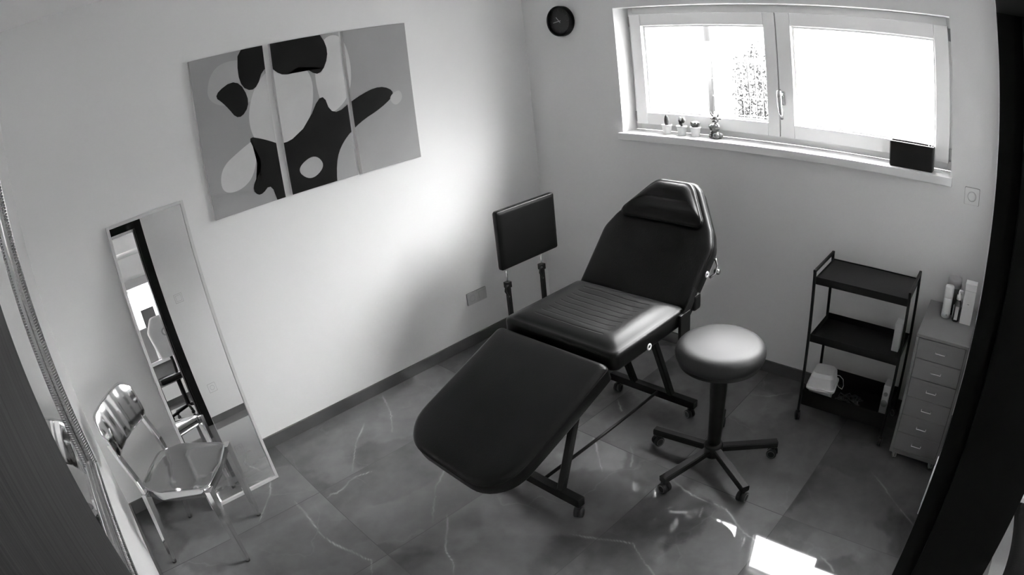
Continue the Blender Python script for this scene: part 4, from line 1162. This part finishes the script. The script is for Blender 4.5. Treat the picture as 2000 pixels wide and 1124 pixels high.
# black box at the right end of the sill
t = thing('desk_organiser', (.045, -2.492, WZ1), 'open black rectangular box at the right end of the window sill', 'box')
b = B()
x0, x1, y0, y1 = .006, .078, -2.612, -2.372
Pb = rpoly(V2((x0, y0), (x1, y0), (x1, y1), (x0, y1)), .010, 5)
lo = [b.verts.new((q.x, q.y, WZ1 + .0005)) for q in inset(Pb, .003)]
l1 = [b.verts.new((q.x, q.y, WZ1 + .006)) for q in Pb]
hi = [b.verts.new((q.x, q.y, WZ1 + .122)) for q in Pb]
hi2 = [b.verts.new((q.x, q.y, WZ1 + .122)) for q in inset(Pb, .003)]
lo2 = [b.verts.new((q.x, q.y, WZ1 + .006)) for q in inset(Pb, .003)]
b.faces.new(lo[::-1]); b.faces.new(lo2)
for a_, c_ in ((lo, l1), (l1, hi), (hi, hi2), (hi2, lo2)):
    for k in range(len(a_)): b.faces.new((a_[k], a_[(k + 1) % len(a_)], c_[(k + 1) % len(a_)], c_[k]))
bmesh.ops.recalc_face_normals(b, faces=b.faces)
obj('box_body', b, M['blackmetal'], t)
b = B(); tube(b, [(q.x, q.y, WZ1 + .1235) for q in inset(Pb, .0015)], .0022, 8, closed=True); rm = obj('rim', b, M['whiteplastic'], t); rm['label'] = 'pale rim'
for k, (yy, dx) in enumerate(((-2.585, .012), (-2.570, -.006))):
    b = B(); tube(b, [(.046 - dx, yy, WZ1 + .012), (.034 + dx, yy - .014, WZ1 + .133)], .0032, 8)
    tag(obj('pencil', b, M['whiteplastic']), ['pale stick leaning outward in the black box on the sill, nearest its right end', 'pale stick crossing behind the first in the black box on the sill'][k], 'stick', 'sticks in the black box')

# ------------------------------------------------------------------ the room beyond: sofa seen past the door frame, desk seen in the leaning mirror
t = thing('sofa', (-1.75, -3.8, 0), 'pale upholstered sofa in the next room at the lower right edge', 'sofa')
b = B(); box(b, -1.50, -1.28, -4.45, -3.22, .10, .80, bev=.04); obj('backrest', b, M['sofa'], t, smooth=False)
b = B(); box(b, -2.12, -1.50, -4.40, -3.29, .24, .40, bev=.03); obj('seat_cushion', b, M['sofa'], t)
b = B(); box(b, -2.14, -1.50, -3.285, -3.20, .10, .60, bev=.035); obj('armrest', b, M['greyfab'], t)
b = B(); box(b, -2.12, -1.50, -4.40, -3.29, .10, .235, bev=.01); obj('base', b, M['sofa'], t)
for x, y in ((-2.08, -3.25), (-2.08, -4.33), (-1.36, -3.30), (-1.36, -4.38)):
    b = B(); lathe(b, [(.02, 0), (.025, .10)], T(x, y, 0), 12); obj('foot', b, M['blackmetal'], t)
# cushion standing on a corner against the backrest
b = B()
mc = frame((-1.62, -3.475, .735), Vector((.0, .26, .966)).normalized(), Vector((.0, -.966, .26)).normalized(), (-1, 0, 0))
N_ = 16
for sd in (-1, 1):
    g = [[None] * (N_ + 1) for _ in range(N_ + 1)]
    for i in range(N_ + 1):
        for j in range(N_ + 1):
            u, v = -1 + 2 * i / N_, -1 + 2 * j / N_
            pin = 1 - .10 * (1 - u * u) * abs(v) ** 3 - .10 * (1 - v * v) * abs(u) ** 3
            hh = .07 * max(0, (1 - u ** 4) * (1 - v ** 4)) ** .6
            g[i][j] = b.verts.new(mc @ Vector((u * .19 * pin, v * .19 * pin, sd * hh)))
    for i in range(N_):
        for j in range(N_):
            b.faces.new((g[i][j], g[i + 1][j], g[i + 1][j + 1], g[i][j + 1])).smooth = True
bmesh.ops.remove_doubles(b, verts=b.verts, dist=1e-5); bmesh.ops.recalc_face_normals(b, faces=b.faces)
tag(obj('cushion', b, mat('black_cushion_fabric', .015, .9, spec=.2, bump=.2, bscale=300)), 'black pointed cushion on the pale sofa at the lower right edge', 'cushion')

t = thing('desk', (-2.2, -5.0, 0), 'white topped desk with black legs in the room beyond, seen in the leaning mirror', 'desk')
b = B(); box(b, -2.75, -1.75, -5.65, -4.90, .66, .70, bev=.003); obj('desktop', b, M['white'], t)
b = B(); box(b, -2.46, -2.12, -4.97, -4.93, .38, .655, bev=.003); obj('modesty_panel', b, M['greyfab'], t)
for x in (-2.70, -2.44, -1.80):
    b = B(); box(b, x - .02, x + .02, -5.02, -4.98, 0, .66); box(b, x - .02, x + .02, -5.59, -5.55, 0, .66); box(b, x - .02, x + .02, -5.55, -5.02, .0, .03); obj('leg', b, M['blackmetal'], t)
t = thing('monitor', (-2.20, -5.2, .70), 'dark grey flat screen on the desk, seen in the leaning mirror', 'monitor')
b = B(); box(b, -2.30, -2.11, -5.22, -5.19, 1.12, 1.36, bev=.006); obj('screen', b, mat('monitor_back', .12, .5), t)
b = B(); box(b, -2.22, -2.19, -5.24, -5.225, .712, 1.20); box(b, -2.28, -2.13, -5.32, -5.14, .70, .712); obj('stand', b, M['blackmetal'], t)
b = B(); box(b, -2.56, -2.30, -5.30, -5.02, .7003, 1.13, bev=.012)
tag(obj('storage_box', b, M['greyfab']), 'plain grey upright box on the desk beside the screen, seen in the leaning mirror', 'box')
t = thing('office_chair', (-2.18, -4.3, 0), 'pale high-backed chair with a round emblem, seen in the leaning mirror', 'chair')
mo = frame((-2.215, -4.40, .70), (1, 0, 0), (0, -.08, 1), (0, 1, .08))
P = dense(rpoly(V2((-.12, 0), (.12, 0), (.17, .30), (.10, .49), (-.08, .49), (-.17, .34)), [.04, .04, .08, .05, .05, .08], 6), .03)
b = B(); cushion(b, P, .07, .03, mo, dome=.006); bo = obj('backrest', b, M['sofa'], t, smooth=True)
b = B(); lathe(b, [(.030, .0795), (.036, .0805), (.044, .0805), (.050, .0795)], mo @ T(.05, .28, 0), 26, cap=False); obj('emblem', b, M['greyplastic'], bo)
b = B(); box(b, -2.44, -2.0, -4.86 + .02, -4.42, .42, .50, bev=.03); obj('seat', b, M['blackmetal'], t)
b = B(); lathe(b, [(.03, .08), (.03, .42)], T(-2.2, -4.63, 0), 14)
for k in range(5):
    a = R(20 + 72 * k); tube(b, [(-2.2, -4.63, .09), (-2.2 + .28 * math.cos(a), -4.63 + .28 * math.sin(a), .05)], .018, 8)
    bmesh.ops.create_uvsphere(b, u_segments=10, v_segments=8, radius=.025, matrix=T(-2.2 + .28 * math.cos(a), -4.63 + .28 * math.sin(a), .025))
tube(b, [(-2.2, -4.5, .46), (-2.2, -4.38, .60), (-2.2, -4.40, .72)], .02, 8)
obj('base', b, M['blackmetal'], t)
